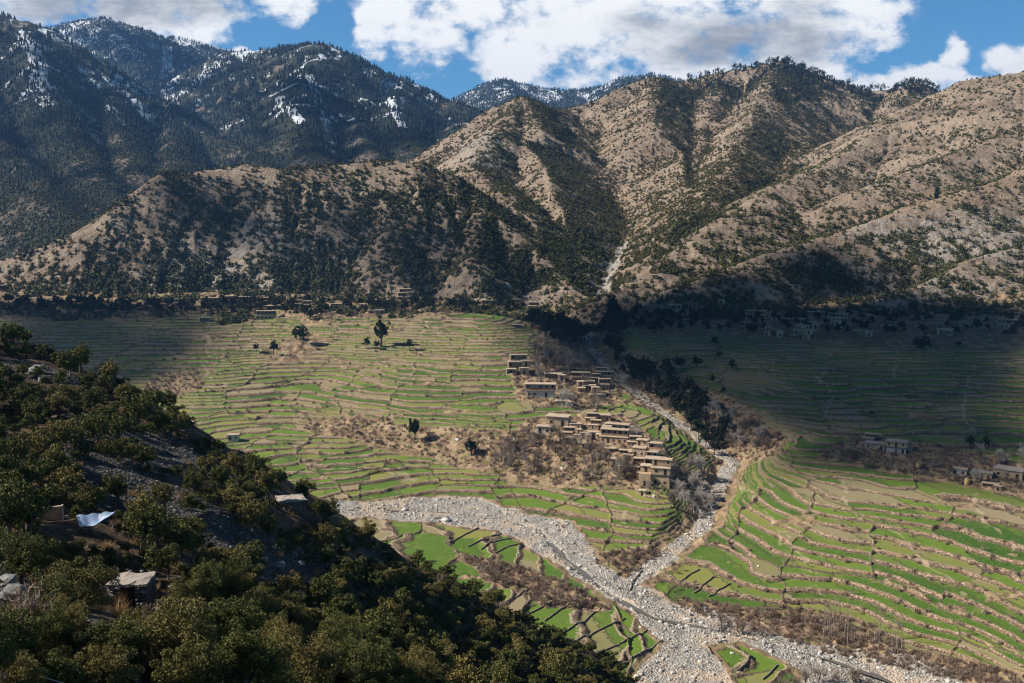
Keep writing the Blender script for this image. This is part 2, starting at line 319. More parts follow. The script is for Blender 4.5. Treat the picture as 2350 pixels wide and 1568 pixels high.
hm += (ridged(mx / 120 + 3, my / 120, 3, .5) - .5) * 4.0 * k ** .6 * sstep(0, 25, dcrest + 8) + fbm(mx / 18, my / 18, 4) * 1.3 * k ** .4 + (ridged(mx / 30, my / 30, 4, .6) - .6) * 1.6 * k ** .5 + fbm(mx / 7, my / 7, 2) * .8
ZT[im] = hm; TAG[im] = tg
Z = np.full((NR, NC), -150.0)
REG = np.zeros((NR, NC), np.int8)     # 0 valley, 1 foreground, 2 mountain
ffine = fbm(vx / 9, vy / 9, 4) * 1.6 + fbm(vx / 30, vy / 30, 2) * 1.5 + (ridged(vx / 16, vy / 16 , 3) - .5) * 1.2
zf = zf + ffine * sstep(8, 40, np.hypot(vx, vy)) * .8
Z[iv] = zval; Z[iv] = np.where(vy > 1150, -90, Z[iv])
Zmt = np.where(ZT > -500, ZT, -1e3)
ZB = Z.copy(); ZB[~iv] = -110
Zall = np.maximum(ZB, Zmt); REG[Zmt > ZB] = 2
fgm = np.zeros_like(REG, bool); fgm[iv] = zf > Zall[iv]
tmp = Zall[iv]; Zall[iv] = np.where(fgm[iv], zf, tmp); REG[fgm] = 1

UP = [unY(*p) for p in [(1372,690,925),(1376,655,990),(1400,608,1080),(1425,560,1180),(1440,520,1300),(1410,450,1500)]]
ms = (rr > 850) & (rr < 1600); ux_, uy_ = GX[ms], GY[ms]
dU, zU = poly_dist(ux_, uy_, UP, [p[2] for p in UP])
cz_ = zU + np.maximum(0, dU - 3) * .55 + 2.5 * fbm(ux_ / 30, uy_ / 30, 3)
Zall[ms] = np.where((dU < 160) & (uy_ > 880), np.minimum(Zall[ms], cz_), Zall[ms])
CREEK = np.zeros((NR, NC), np.float32); CREEK[ms] = 1 - sstep(7, 14, dU + 5 * fbm(ux_ / 25, uy_ / 25, 3))
# --- lookups
def g_index(x, y):
    r = np.hypot(x, y); a = np.arctan2(x, y)
    fr = np.interp(r, rr, np.arange(NR)); fa = np.interp(a, az, np.arange(NC)); return fr, fa
def Hn(x, y, A=None):
    A = Zall if A is None else A
    fr, fa = g_index(np.asarray(x, float), np.asarray(y, float))
    i = np.clip(fr.astype(int), 0, NR - 2); j = np.clip(fa.astype(int), 0, NC - 2); u = fr - i; v = fa - j
    return A[i, j] * (1 - u) * (1 - v) + A[i + 1, j] * u * (1 - v) + A[i, j + 1] * (1 - u) * v + A[i + 1, j + 1] * u * v
def ray(px, py, skipfg=False):
    d = pdir(px, py); a = math.atan2(d[0], d[1]); te = d[2] / math.hypot(d[0], d[1])
    fa = np.interp(a, az, np.arange(NC)); j = min(int(fa), NC - 2); v = fa - j
    col = Zall[:, j] * (1 - v) + Zall[:, j + 1] * v
    hit = (col > rr * te) & (rr > (230 if skipfg else 8))
    if not hit.any(): return None
    i = int(np.argmax(hit)); 
    e0 = rr[i - 1] * te - col[i - 1]; e1 = col[i] - rr[i] * te
    t = e0 / (e0 + e1) if e0 > 0 else 1.0
    r = rr[i - 1] + (rr[i] - rr[i - 1]) * t
    return np.array([r * math.sin(a), r * math.cos(a), r * te])
def rpoly(lst):
    o = []
    for p in lst:
        h = ray(p[0], p[1], True); o.append(h[:2] if h is not None else unZ(p[0], p[1], -110)[:2])
    return np.array(o)

# --- valley land-use masks
SCRUB = [
 [(690,965),(830,950),(950,978),(1180,992),(1215,962),(1430,950),(1500,1010),(1570,1085),(1570,1135),(1450,1122),(1250,1112),(1150,1092),(1000,1052),(850,1018),(700,990)],
 [(1170,832),(1250,800),(1330,835),(1425,848),(1430,925),(1330,940),(1190,915)],
 [(1190,728),(1240,790),(1330,840),(1440,870),(1450,930),(1540,955),(1690,1065),(1810,1045),(1790,1000),(1650,900),(1550,850),(1420,800),(1440,740),(1400,700),(1340,700)],
 [(-100,600),(1180,600),(1190,728),(1000,722),(800,730),(450,716),(300,735),(-100,728)],
 [(1400,640),(2400,640),(2400,800),(2000,792),(1700,770),(1480,765),(1400,740)],
 [(1880,1048),(1950,1000),(2100,1010),(2360,1070),(2360,1140),(2150,1098),(2000,1072)],
 [(1370,1275),(1450,1255),(1540,1262),(1440,1325)],
 [(1560,1370),(1700,1392),(1850,1395),(2000,1435),(2080,1490),(2200,1515),(2350,1550),(2350,1620),(2190,1560),(1900,1500),(1700,1440),(1540,1392)],
 [(1050,1272),(1200,1300),(1330,1350),(1400,1400),(1250,1392),(1120,1330)],
 [(360,855),(450,845),(470,885),(400,905),(330,890)],[(600,800),(720,760),(740,790),(690,830),(620,825)],[(700,700),(760,700),(760,745),(690,745)],
]
scr = np.full(vx.shape, 1e3)
for P in SCRUB: scr = np.minimum(scr, sdf_poly(vx, vy, rpoly(P)))
scr = scr + 6 * fbm(vx / 22, vy / 22, 3)
rand = fbm(vx / 34 + 7, vy / 20 - 3, 3)
fieldw = sstep(-1.5, 2.5, scr) * sstep(0, 3, edge) * (1 - sstep(.40, .48, rand)) * sstep(6, 12, dS)
# terrace phase
STEP = 1.0
tw = zval + 0.45 * fbm(vx / 26 + 4, vy / 26, 3) + .12 * fbm(vx / 6, vy / 6, 2)
# patchwork: each holding has its own terrace phase, with a crosswise wall or path between holdings
def cells(x, y, L, sd):
    gx_, gy_ = x / L, y / L; ix, iy = np.floor(gx_).astype(int), np.floor(gy_).astype(int)
    f1 = np.full(x.shape, 9.0); f2 = np.full(x.shape, 9.0); cid = np.zeros(x.shape); ccx = np.zeros(x.shape); ccy = np.zeros(x.shape)
    for i in (-1, 0, 1):
        for j in (-1, 0, 1):
            h1 = PERM[(PERM[(ix + i + sd) & 511] + iy + j) & 511] / 512.0; h2 = PERM[(PERM[(ix + i + sd + 77) & 511] + iy + j + 31) & 511] / 512.0
            d = np.hypot(ix + i + .1 + .8 * h1 - gx_, iy + j + .1 + .8 * h2 - gy_)
            n_ = d < f1; f2 = np.where(n_, f1, np.minimum(f2, d)); cid = np.where(n_, h1 * 7 + h2 * 13, cid); ccx = np.where(n_, (ix + i + .5) * L, ccx); ccy = np.where(n_, (iy + j + .5) * L, ccy); f1 = np.where(n_, d, f1)
    return cid, (f2 - f1) * L, ccx, ccy
cwx = vx + 9 * fbm(vx / 30, vy / 30, 3); cwy = (vy + 9 * fbm(vx / 30 + 8, vy / 30, 3)) * .6
cid, cedge, ccx, ccy = cells(cwx, cwy, 34.0, 3)
SF = STEP * (1 + .28 * (1 - sstep(-20, 40, ccx)) * sstep(330, 380, ccy)) * (.72 + .75 * ((cid * 5.3) % 1.0)) * (1 + .30 * sstep(60, 130, ccx) * (1 - sstep(290, 340, ccy)))
tp = (tw + 110) / SF + (cid * 3.7) % 1.0
fi = np.floor(tp); ff = tp - fi
A_ = 0.85
stepped = SF * (fi + np.clip((ff - A_) / (1 - A_), 0, 1) - (cid * 3.7) % 1.0) - 110 + SF * .06 * np.minimum(ff / A_, 1) + .5 * (1 - sstep(.3, .9, cedge)) * (((cid * 11) % 1) > .4)
lumps = fbm(vx / 4, vy / 4, 3) * .55 + (ridged(vx / 11, vy / 11, 3) - .5) * 1.6
halfstep = .5 * stepped + .5 * zval + lumps
zn = np.where(fieldw > .0, stepped * fieldw + (halfstep) * (1 - fieldw), halfstep)
bedz = np.minimum(zval, zM + 1.4 + .05 * dM) - .8 * (1 - sstep(.5, 1.9, dM2)) + .45 * fbm(vx / 3.5, vy / 3.5, 3) + .6 * fbm(vx / 15, vy / 15, 2)
zn = zn * (1 - bedw) + bedz * bedw
zn = zn * (1 - sidebed) + (zval + .3 * lumps) * sidebed
val = REG[iv] == 0
tmp = Zall[iv]; Zall[iv] = np.where(val & (vy < 1100), zn, tmp)

# ------------------------------------------------------------------ mesh helpers
def mesh_np(name, V, F, mat, parent=None, smooth=False, attrs=None, link=True):
    me = bpy.data.meshes.new(name); V = np.asarray(V, np.float32); F = np.asarray(F, np.int32); n, k_ = F.shape
    me.vertices.add(len(V)); me.vertices.foreach_set('co', V.ravel())
    me.loops.add(n * k_); me.loops.foreach_set('vertex_index', F.ravel())
    me.polygons.add(n); me.polygons.foreach_set('loop_start', np.arange(0, n * k_, k_, dtype=np.int32))
    me.polygons.foreach_set('loop_total', np.full(n, k_, np.int32))
    me.polygons.foreach_set('use_smooth', np.full(n, smooth, bool))
    me.update(calc_edges=True)
    for kk, (ty, arr) in (attrs or {}).items():
        a = me.attributes.new(kk, ty, 'POINT')
        a.data.foreach_set('value' if ty == 'FLOAT' else 'color', np.asarray(arr, np.float32).ravel())
    if mat: me.materials.append(mat)
    if not link: return me
    o = bpy.data.objects.new(name, me); C.objects.link(o)
    if parent: o.parent = parent
    return o
def tag(o, label=None, cat=None, group=None, kind=None):
    if label: o['label'] = label
    if cat: o['category'] = cat
    if group: o['group'] = group
    if kind: o['kind'] = kind
    return o
def newmat(name, rough=.9):
    m = bpy.data.materials.new(name); m.use_nodes = True; t = NT(m.node_tree)
    b = t.n['Principled BSDF']; b.inputs['Roughness'].default_value = rough; b.inputs['Specular IOR Level'].default_value = .15
    return m, t, b
def pos(t):
    g = t.n.new('ShaderNodeNewGeometry'); return g.outputs['Position']

# ------------------------------------------------------------------ terrain materials
def mat_valley():
    m, t, b = newmat('valley_soil')
    p = pos(t); tpv = t.attr('tp'); fw_ = t.attr('field'); bd = t.attr('bed'); un = t.attr('unit')
    x, y, z = t.sep(p)
    wig = t.noise(p, .35, 3)
    i = t.m('FLOOR', tpv); f = t.m('FRACT', tpv)
    cellid = t.m('FLOOR', t.m('MULTIPLY', t.attr('cell'), 20.0)); rnd = t.white(t.xyz(i, cellid, 0.7))[0]
    segp = t.m('ADD', t.m('MULTIPLY', t.m('ADD', x, t.m('MULTIPLY', y, .25)), 1 / 23.0), t.m('ADD', t.m('MULTIPLY', rnd, 9.0), t.m('MULTIPLY', wig, .25)))
    si = t.m('FLOOR', segp); sf = t.m('FRACT', segp)
    si = t.m('ADD', si, t.m('MULTIPLY', cellid, 17.0)); wn = t.white(t.xyz(i, si, 1.3)); r1 = wn[0]
    r2 = t.white(t.xyz(i, si, 7.9))[0]
    big = t.noise(p, .012, 2)
    # greenness of each little field
    gsel = t.m('ADD', t.m('ADD', r1, t.ramp(y, 540, 760, 0, .24)), t.m('MULTIPLY', t.m('SUBTRACT', big, .5), 1.2))
    g1 = t.mix(r2, (.040, .105, .012), (.130, .215, .024)); g2 = t.mix(r2, (.13, .185, .032), (.235, .235, .06))
    g3 = t.mix(r2, (.30, .235, .15), (.22, .20, .09))
    gc = t.mix(t.ramp(gsel, .52, .60), g1, g2); gc = t.mix(t.ramp(gsel, .76, .82), gc, g3)
    fn = t.noise(p, .9, 4, .6); fn2 = t.noise(t.scale(p, (1, 1, .2)), 6.0, 2)
    gc = t.mix(t.ramp(fn, .50, .72, 0, .55), gc, (.23, .22, .075)); gc = t.mix(t.ramp(t.noise(p, .18, 4, .6), .54, .70, 0, .4), gc, (.27, .25, .09)); gc = t.mix(t.ramp(t.noise(p, 2.2, 4, .7), .56, .7, 0, .6), gc, (.33, .27, .16))
    gc = t.mix(t.ramp(fn2, .3, .8, 0, .35), gc, t.mix(1.0, gc, (.55, .6, .5), 'MULTIPLY'))
    # banks
    wn1 = t.noise(p, 1.6, 5, .65); wn2 = t.noise(p, .25, 3)
    wall = t.mix(t.ramp(wn1, .36, .66), (.09, .060, .040), (.50, .355, .235))
    wall = t.mix(t.ramp(wn2, .45, .62, 0, .8), wall, (.235, .145, .085))
    wall = t.mix(t.ramp(t.noise(p, .5, 5, .7), .54, .64, 0, .85), wall, (.085, .06, .04))
    wall = t.mix(t.ramp(t.vor(p, 2.4), .0, .40, .4, 0), wall, (.47, .39, .30))
    lower = t.ramp(t.m('ADD', f, t.m('MULTIPLY', t.m('SUBTRACT', wn1, .5), .14)), A_ + .055, A_ + .085, 1, 0)  # darker stone band at the bank foot, painting in shadow under each wall
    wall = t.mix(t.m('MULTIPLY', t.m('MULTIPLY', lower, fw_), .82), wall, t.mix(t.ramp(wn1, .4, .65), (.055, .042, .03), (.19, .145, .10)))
    edge_f = t.m('ADD', f, t.m('MULTIPLY', t.m('SUBTRACT', t.noise(p, .8, 3), .5), .22))
    isf = t.m('MULTIPLY', t.ramp(edge_f, A_ - .05, A_ + .01, 1, 0), t.ramp(edge_f, .03, .09, 0, 1))
    isf = t.m('MULTIPLY', isf, t.ramp(sf, .0, .05, .15, 1)); isf = t.m('MULTIPLY', isf, t.ramp(t.attr('cedge'), .35, .9, 0, 1))
    fieldmask = t.m('MULTIPLY', isf, t.ramp(t.m('ADD', fw_, t.m('MULTIPLY', t.m('SUBTRACT', fn, .5), .5)), .5, .7))
    # scrub ground
    sn = t.noise(p, .12, 5, .6); sn2 = t.noise(p, 1.1, 5, .7)
    scrub = t.mix(t.ramp(sn, .40, .62), (.20, .135, .085), (.37, .26, .165))
    scrub = t.mix(t.ramp(sn2, .48, .68, 0, .8), scrub, (.11, .075, .05))
    scrub = t.mix(t.ramp(t.noise(p, .3, 4), .55, .68, 0, .55), scrub, (.42, .31, .20))
    scrub = t.mix(t.ramp(t.noise(t.scale(p, (1, 1, 2)), .22, 3), .52, .62, 0, .5), scrub, (.17, .19, .05))
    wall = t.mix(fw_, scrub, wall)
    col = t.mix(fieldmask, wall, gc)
    col = t.mix(t.m('MULTIPLY', t.m('MULTIPLY', t.ramp(edge_f, .0, .02, 0, 1), t.ramp(edge_f, .05, .09, .7, 0)), fw_), col, (.45, .36, .25))
    # riverbed stones
    vc = t.vor(p, 1.5, 'Color'); vd = t.vor(p, 1.5); vs = t.sep(vc)[0]
    vd2 = t.vor(p, 4.0); vs2 = t.sep(t.vor(p, 4.0, 'Color'))[0]
    st = t.mix(vs, (.36, .33, .29), (.74, .70, .64)); st = t.mix(t.ramp(vd, .35, .62, 0, .75), st, (.14, .12, .10))
    st2 = t.mix(vs2, (.34, .31, .27), (.68, .63, .57)); st2 = t.mix(t.ramp(vd2, .4, .65, 0, .6), st2, (.16, .135, .11))
    st = t.mix(t.ramp(t.noise(p, .09, 3), .45, .58), st, st2); st = t.mix(t.ramp(t.noise(p, .16, 4), .5, .62, 0, .55), st, (.25, .215, .175))
    st = t.mix(t.ramp(t.noise(p, .06, 3, .5, 1.0), .52, .60, 0, .85), st, (.52, .41, .31))
    col = t.mix(t.ramp(t.m('ADD', bd, t.m('MULTIPLY', t.m('SUBTRACT', fn, .5), .6)), .4, .6), col, st)
    # foot paths across the terraces
    pth = t.attr('path'); col = t.mix(t.m('MULTIPLY', pth, .5), col, (.47, .36, .25))
    col = t.mix(t.attr('rock'), col, t.mix(t.ramp(sn2, .3, .7), (.28, .26, .24), (.52, .50, .47)))
    t.put(col, b.inputs['Base Color'])
    h = t.m('ADD', t.m('MULTIPLY', wn1, .8), t.m('MULTIPLY', t.m('MULTIPLY', vd, -1.1), bd))
    h = t.m('MULTIPLY', h, t.m('SUBTRACT', 1.15, fieldmask))
    t.put(t.bump(h, .9, .55), b.inputs['Normal'])
    return m
def mat_mountain():
    m, t, b = newmat('mountain_rock')
    p = pos(t); fo = t.attr('forest'); snw = t.attr('snow'); pale = t.attr('pale')
    n1 = t.noise(p, .018, 6, .6); n2 = t.noise(p, .11, 6, .65); n3 = t.noise(p, .55, 5, .7)
    col = t.mix(t.ramp(n1, .38, .62), (.24, .17, .118), (.42, .315, .225))
    col = t.mix(t.ramp(n2, .45, .68, 0, .75), col, (.40, .325, .255))
    col = t.mix(t.ramp(n2, .44, .30, 0, .7), col, (.15, .12, .085))
    col = t.mix(t.ramp(n3, .52, .72, 0, .7), col, (.10, .085, .06))
    col = t.mix(t.ramp(n3, .44, .26, 0, .8), col, (.52, .45, .37))
    n4 = t.noise(t.scale(p, (1, 1, .5)), .22, 6, .75)
    col = t.mix(t.ramp(n4, .55, .64, 0, .5), col, (.14, .115, .09)); col = t.mix(t.ramp(n4, .45, .36, 0, .5), col, (.47, .42, .36))
    strata = t.noise(t.scale(p, (.04, .04, .35)), 1.0, 5, .7, .6)
    col = t.mix(t.m('MULTIPLY', pale, t.ramp(t.m('ADD', n2, t.m('MULTIPLY', t.m('SUBTRACT', strata, .5), .8)), .38, .56)), col, (.45, .43, .40))
    col = t.mix(t.attr('ochre'), col, t.mix(t.ramp(n3, .3, .7), (.36, .24, .15), (.46, .32, .21)))
    col = t.mix(t.m('MULTIPLY', t.attr('bare'), .75), col, t.mix(n2, (.10, .078, .072), (.21, .165, .145)))
    vegn = t.noise(p, .05, 5, .65)
    fcol = t.mix(t.ramp(n3, .35, .65), (.018, .028, .024), (.05, .058, .035))
    fm = t.ramp(t.m('ADD', fo, t.m('ADD', t.m('MULTIPLY', t.m('SUBTRACT', vegn, .5), .9), t.m('MULTIPLY', t.m('SUBTRACT', n3, .5), .35))), .45, .62)
    col = t.mix(fm, col, fcol)
    sm = t.m('ADD', snw, t.m('ADD', t.m('MULTIPLY', t.m('SUBTRACT', t.noise(t.scale(p, (2.0, 1, .5)), .05, 8, .78), .5), 1.5), t.m('MULTIPLY', t.m('SUBTRACT', n3, .5), .5)))
    col = t.mix(t.ramp(sm, .57, .66), col, (.76, .80, .86))
    t.put(col, b.inputs['Base Color'])
    t.put(t.bump(t.m('ADD', t.m('ADD', t.m('MULTIPLY', n2, 8.0), t.m('MULTIPLY', n4, 4.0)), t.m('MULTIPLY', n3, 2.0)), 1.0, 1.0), b.inputs['Normal'])
    return m
def mat_fg():
    m, t, b = newmat('slope_ground', .8)
    p = pos(t); n1 = t.noise(p, .12, 5, .6); n2 = t.noise(p, .9, 6, .65); n3 = t.noise(p, 5.0, 4, .6)
    v = t.vor(p, 3.2); vc = t.sep(t.vor(p, 3.2, 'Color'))[0]
    soil = t.mix(t.ramp(n2, .35, .65), (.04, .028, .018), (.13, .085, .052))
    stone = t.mix(vc, (.06, .06, .06), (.21, .205, .20)); stone = t.mix(t.ramp(v, .25, .5, 0, .8), stone, (.04, .035, .03))
    rk = t.ramp(t.m('ADD', t.attr('scree'), t.m('ADD', t.m('MULTIPLY', t.m('SUBTRACT', n1, .5), 1.0), t.m('MULTIPLY', t.m('SUBTRACT', n2, .5), 1.0))), .48, .62)
    col = t.mix(rk, soil, stone)
    col = t.mix(t.ramp(n3, .55, .75, 0, .5), col, (.16, .115, .06))
    t.put(col, b.inputs['Base Color'])
    t.put(t.bump(t.m('ADD', t.m('ADD', t.m('MULTIPLY', n2, 1.2), t.m('MULTIPLY', n3, .15)), t.m('MULTIPLY', t.m('MULTIPLY', v, -.5), rk)), 1.0, .6), b.inputs['Normal'])
    return m

# ------------------------------------------------------------------ terrain attributes and meshes
FULL = lambda a: (lambda o: (o.__setitem__(iv, a), o)[1])(np.zeros((NR, NC), np.float32))
TPF = FULL(tp); FIELD = FULL(fieldw * (1 - bedw)); BEDF = FULL(np.maximum(bedw, sidebed))
PATHS = [[(1180,1008),(1060,985),(920,985),(700,975)],[(850,1075),(900,1082),(945,1098),(920,1115)],[(1320,838),(1260,850),(1170,905)],[(1930,1095),(1945,1160),(2040,1215),(2160,1330),(2240,1400)],[(1760,1180),(1850,1290),(1900,1350)],[(1700,1110),(1760,1180),(1800,1250)],
 [(1230,960),(1340,950),(1500,950)],[(2230,1130),(2260,1200),(2330,1260)],[(1930,780),(1890,860),(1900,960)],[(2070,790),(2040,900)],[(2230,830),(2210,960),(2240,1010)],[(980,740),(940,860),(850,900)],[(480,740),(470,850),(560,920)],[(690,1075),(860,1078),(960,1100)],[(1300,1140),(1430,1170),(1440,1200)],[(1420,1260),(1500,1262),(1600,1235)]]
pm = np.full(vx.shape, 1e3)
pwx = vx + 7 * fbm(vx / 28, vy / 28, 3); pwy = vy + 7 * fbm(vx / 28 + 5, vy / 28, 3)
for P in PATHS: pm = np.minimum(pm, poly_dist(pwx, pwy, rpoly(P))[0])
PATHF = FULL((1 - sstep(.3, 1.0, pm + 1.2 * fbm(vx / 5, vy / 5, 2))) * (fbm(vx / 9, vy / 9, 2) > -.12))
ROCKF = np.zeros((NR, NC), np.float32)
# mountain masks
def mpoly_mask(lst, soft, nz=1.0):
    P = []
    for p in lst:
        h = ray(p[0], p[1], True)
        P.append(h[:2] if h is not None else unY(p[0], p[1], 1000)[:2])
    return P
FOREST = np.zeros((NR, NC), np.float32); SNOW = np.zeros((NR, NC), np.float32); PALE = np.zeros((NR, NC), np.float32); OCH = np.zeros((NR, NC), np.float32)
TM = TAG[im]; zz = Zall[im]
# aspect: gradients on the polar grid
dzr = np.gradient(Zall, axis=0) / np.gradient(rr)[:, None]; dza = np.gradient(Zall, axis=1) / (np.gradient(az)[None] * rr[:, None])
gx = dzr * np.sin(az)[None] + dza * np.cos(az)[None]; gy = dzr * np.cos(az)[None] - dza * np.sin(az)[None]
GXm, GYm = gx[im], gy[im]
# concavity: height minus blurred height
def blur(a, n):
    k2 = np.ones(n) / n
    a = np.apply_along_axis(lambda v: np.convolve(np.pad(v, n // 2, 'edge'), k2, 'valid')[:len(v)], 0, a)
    return np.apply_along_axis(lambda v: np.convolve(np.pad(v, n // 2, 'edge'), k2, 'valid')[:len(v)], 1, a)
hz = zz.copy(); conc = (blur(hz, 15) - hz) / np.clip(dist / 1000, 1, 5)
fo = np.zeros(mx.shape)
bn = fbm(mx / 120, my / 120, 4)
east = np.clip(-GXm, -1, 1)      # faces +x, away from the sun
fo = np.where((TM == 4) | (TM == 5), .68 + .36 * bn + .06 * np.clip(conc, -2, 2) + .12 * east + .12 * sstep(60, 260, zz), fo)
fo = np.where(TM >= 6, .8 + .2 * bn, fo)
hc = sstep(150, 330, zz)
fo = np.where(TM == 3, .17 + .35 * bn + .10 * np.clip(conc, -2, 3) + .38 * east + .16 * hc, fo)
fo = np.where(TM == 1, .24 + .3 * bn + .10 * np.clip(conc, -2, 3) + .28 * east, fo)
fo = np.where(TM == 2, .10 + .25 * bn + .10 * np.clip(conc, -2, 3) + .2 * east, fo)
for P, am in [([(1010,415),(1130,470),(1280,600),(1350,680),(1270,690),(1120,590),(980,480)], .24), ([(1150,215),(1290,240),(1310,360),(1230,330),(1120,290)], .18), ([(1440,380),(1560,330),(1640,420),(1560,560),(1440,600),(1500,500)], .14), ([(1500,175),(1660,165),(1800,150),(1920,210),(1850,240),(1640,230),(1500,260)], .3), ([(640,150+250),(760,400),(760,560),(640,620)], .2), ([(1880,540),(2120,600),(2180,700),(1900,720),(1500,700),(1600,640)], .12), ([(1600,350),(1800,330),(1900,380),(1700,460),(1560,560)], .14)]:
    s_ = sdf_poly(mx, my, [(ray(a, b, True) if ray(a, b, True) is not None else unY(a, b, 2000))[:2] for a, b in P]) + 25 * fbm(mx / 70, my / 70, 3)
    fo = fo + am * (1 - sstep(-25, 25, s_))
FOREST[im] = np.clip(fo, 0, 1)
sn_ = np.zeros(mx.shape)
streak = ridged((mx * .9 + my * .15) / 60, (my) / 420, 3)
sn_ = np.where((TM == 4) | (TM == 5), .21 + .24 * sstep(100, 400, zz) + .52 * (1 - sstep(.30, .62, rbv)) * sstep(60, 260, zz) - .5 * np.clip(GXm * .3, -.2, .3) - .12, sn_)
sn_ = np.where(TM == 6, .40 + .25 * (1 - sstep(.3, .55, rbv)) + .1 * sstep(500, 1000, zz), sn_)
sn_ = np.where(TM == 7, 1.2, sn_)
def snowline(pts, w, amt):
    global sn_
    P = [p for p in (ray(a, b, True) for a, b in pts) if p is not None]
    if len(P) < 2: return
    d = poly_dist(mx, my, P)[0]; ww = w * (np.mean([p[1] for p in P]) / 1000) * 1.25
    sn_ = np.maximum(sn_, amt * (1 - sstep(ww * .4, ww * 1.6, d)) + 0)
for pts, w in [([(55,75),(85,130),(90,200),(110,240)], 7), ([(385,110),(378,180),(400,235)], 5), ([(715,175),(735,240),(750,290),(760,345)], 4), ([(880,205),(900,240),(925,290)], 4), ([(320,235),(345,280)], 7), ([(215,300),(225,340)], 4), ([(380,140),(395,200)], 6), ([(430,95),(470,100)], 8), ([(640,225),(690,280)], 4), ([(250,240),(290,290)], 3)]:
    snowline(pts, w, .95)
SNOW[im] = sn_
pl = np.zeros(mx.shape)
for P in [[(330,600),(420,560),(560,560),(640,620),(640,705),(420,705),(330,690)],[(1120,590),(1200,640),(1240,690),(1130,690)],[(1950,670),(2100,640),(2350,690),(2350,790),(2150,780),(1960,720)],[(1060,330),(1170,330),(1200,380),(1120,400),(1040,380)],[(560,500),(700,520),(700,600),(560,600)],[(430,300),(560,340),(580,380),(420,385)],[(1780,540),(2100,480),(2350,500),(2350,640),(2100,600)]]:
    s_ = sdf_poly(mx, my, mpoly_mask(P, 1)) + 14 * fbm(mx / 40, my / 40, 3)
    pl = np.maximum(pl, 1 - sstep(-12, 14, s_))
PALE[im] = pl * .5
PALE = np.maximum(PALE, CREEK * (1.6 if True else 0) * (GY < 1180))
s_ = sdf_poly(mx, my, mpoly_mask([(1930,520),(2100,450),(2350,380),(2360,440),(2200,480),(2050,520)], 1)) + 10 * fbm(mx / 40, my / 40, 3)
OCH[im] = (1 - sstep(-10, 10, s_)) * .45
SCREE = np.zeros((NR, NC), np.float32)
sc_m = np.zeros(vx.shape)
for (px, py, rad) in [(400,1050,14),(300,1120,12),(70,850,7),(330,1090,8),(560,1250,8),(860,1280,7),(700,1300,9),(20,1350,6),(100,1320,5),(130,1400,4),(660,1480,8),(840,1430,8),(1080,1430,9),(330,1500,4)]:
    h = ray(px, py)
    sc_m = np.maximum(sc_m, np.exp(-((vx - h[0]) ** 2 + (vy - h[1]) ** 2) / rad ** 2))
SCREE[iv] = sc_m * .75 + .08

VV = np.stack([GX, GY, Zall], -1).reshape(-1, 3)
idx = np.arange(NR * NC).reshape(NR, NC)
Fq = np.stack([idx[:-1, :-1], idx[:-1, 1:], idx[1:, 1:], idx[1:, :-1]], -1).reshape(-1, 4)
REGf = REG[:-1, :-1].reshape(-1)
bedface = (BEDF[:-1, :-1].reshape(-1) > .5) & (REGf == 0)
def sub(name, mask, mat, attrs, label):
    F = Fq[mask]; u, inv = np.unique(F, return_inverse=True)
    o = mesh_np(name, VV[u], inv.reshape(-1, 4), mat, smooth=True, attrs={k_: ('FLOAT', a.reshape(-1)[u]) for k_, a in attrs.items()})
    return tag(o, label, None, None, 'structure')
MV = mat_valley()
UN = np.zeros((NR, NC), np.float32)
va = dict(tp=TPF, cell=FULL(cid), cedge=FULL(cedge), field=FIELD, bed=BEDF, path=PATHF, rock=ROCKF)
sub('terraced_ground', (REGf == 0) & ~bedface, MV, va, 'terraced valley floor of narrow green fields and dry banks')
sub('river_bed', bedface, MV, va, 'pale bouldery river bed winding through the valley')
sub('mountains', REGf == 2, mat_mountain(), dict(forest=FOREST, snow=SNOW, bare=(TAG >= 4).astype(np.float32), pale=PALE, ochre=OCH), 'steep scrubby mountain slopes rising behind the valley')
sub('foreground_slope', REGf == 1, mat_fg(), dict(scree=SCREE), 'dark stony slope falling away under the oak trees')
print('terrain done')
# ------------------------------------------------------------------ unseen cumulus clouds added up-sun, shaped to shade chosen parts of the valley
def shade_cloud_mat():
    m, t, b = newmat('shade_cloud'); b.inputs['Base Color'].default_value = (.85, .85, .86, 1)
    tr_ = t.n.new('ShaderNodeBsdfTransparent'); mx_ = t.n.new('ShaderNodeMixShader'); mx_.inputs[0].default_value = .42
    t.l.new(tr_.outputs[0], mx_.inputs[1]); t.l.new(b.outputs[0], mx_.inputs[2]); t.l.new(mx_.outputs[0], t.n['Material Output'].inputs[0]); return m
M_SHADE_CLOUD = shade_cloud_mat()
def ico(sub_):
    import bmesh
    bm = bmesh.new(); bmesh.ops.create_icosphere(bm, subdivisions=sub_, radius=1.0)
    v = np.array([w.co[:] for w in bm.verts]); f = np.array([[w.index for w in q.verts] for q in bm.faces]); bm.free(); return v, f
I1, I2, I3 = ico(1), ico(2), ico(3)
def inpoly(px, py, P): return sdf_poly(np.array([px], float), np.array([py], float), P)[0] < 0
def sample_px(P, n, keep=None):
    P = np.array(P, float); lo, hi = P.min(0), P.max(0); o = []; tries = 0
    while len(o) < n and tries < n * 60:
        tries += 1
        q = rng.uniform(lo, hi)
        if inpoly(q[0], q[1], P) and (keep is None or keep(q)): o.append(q)
    return o
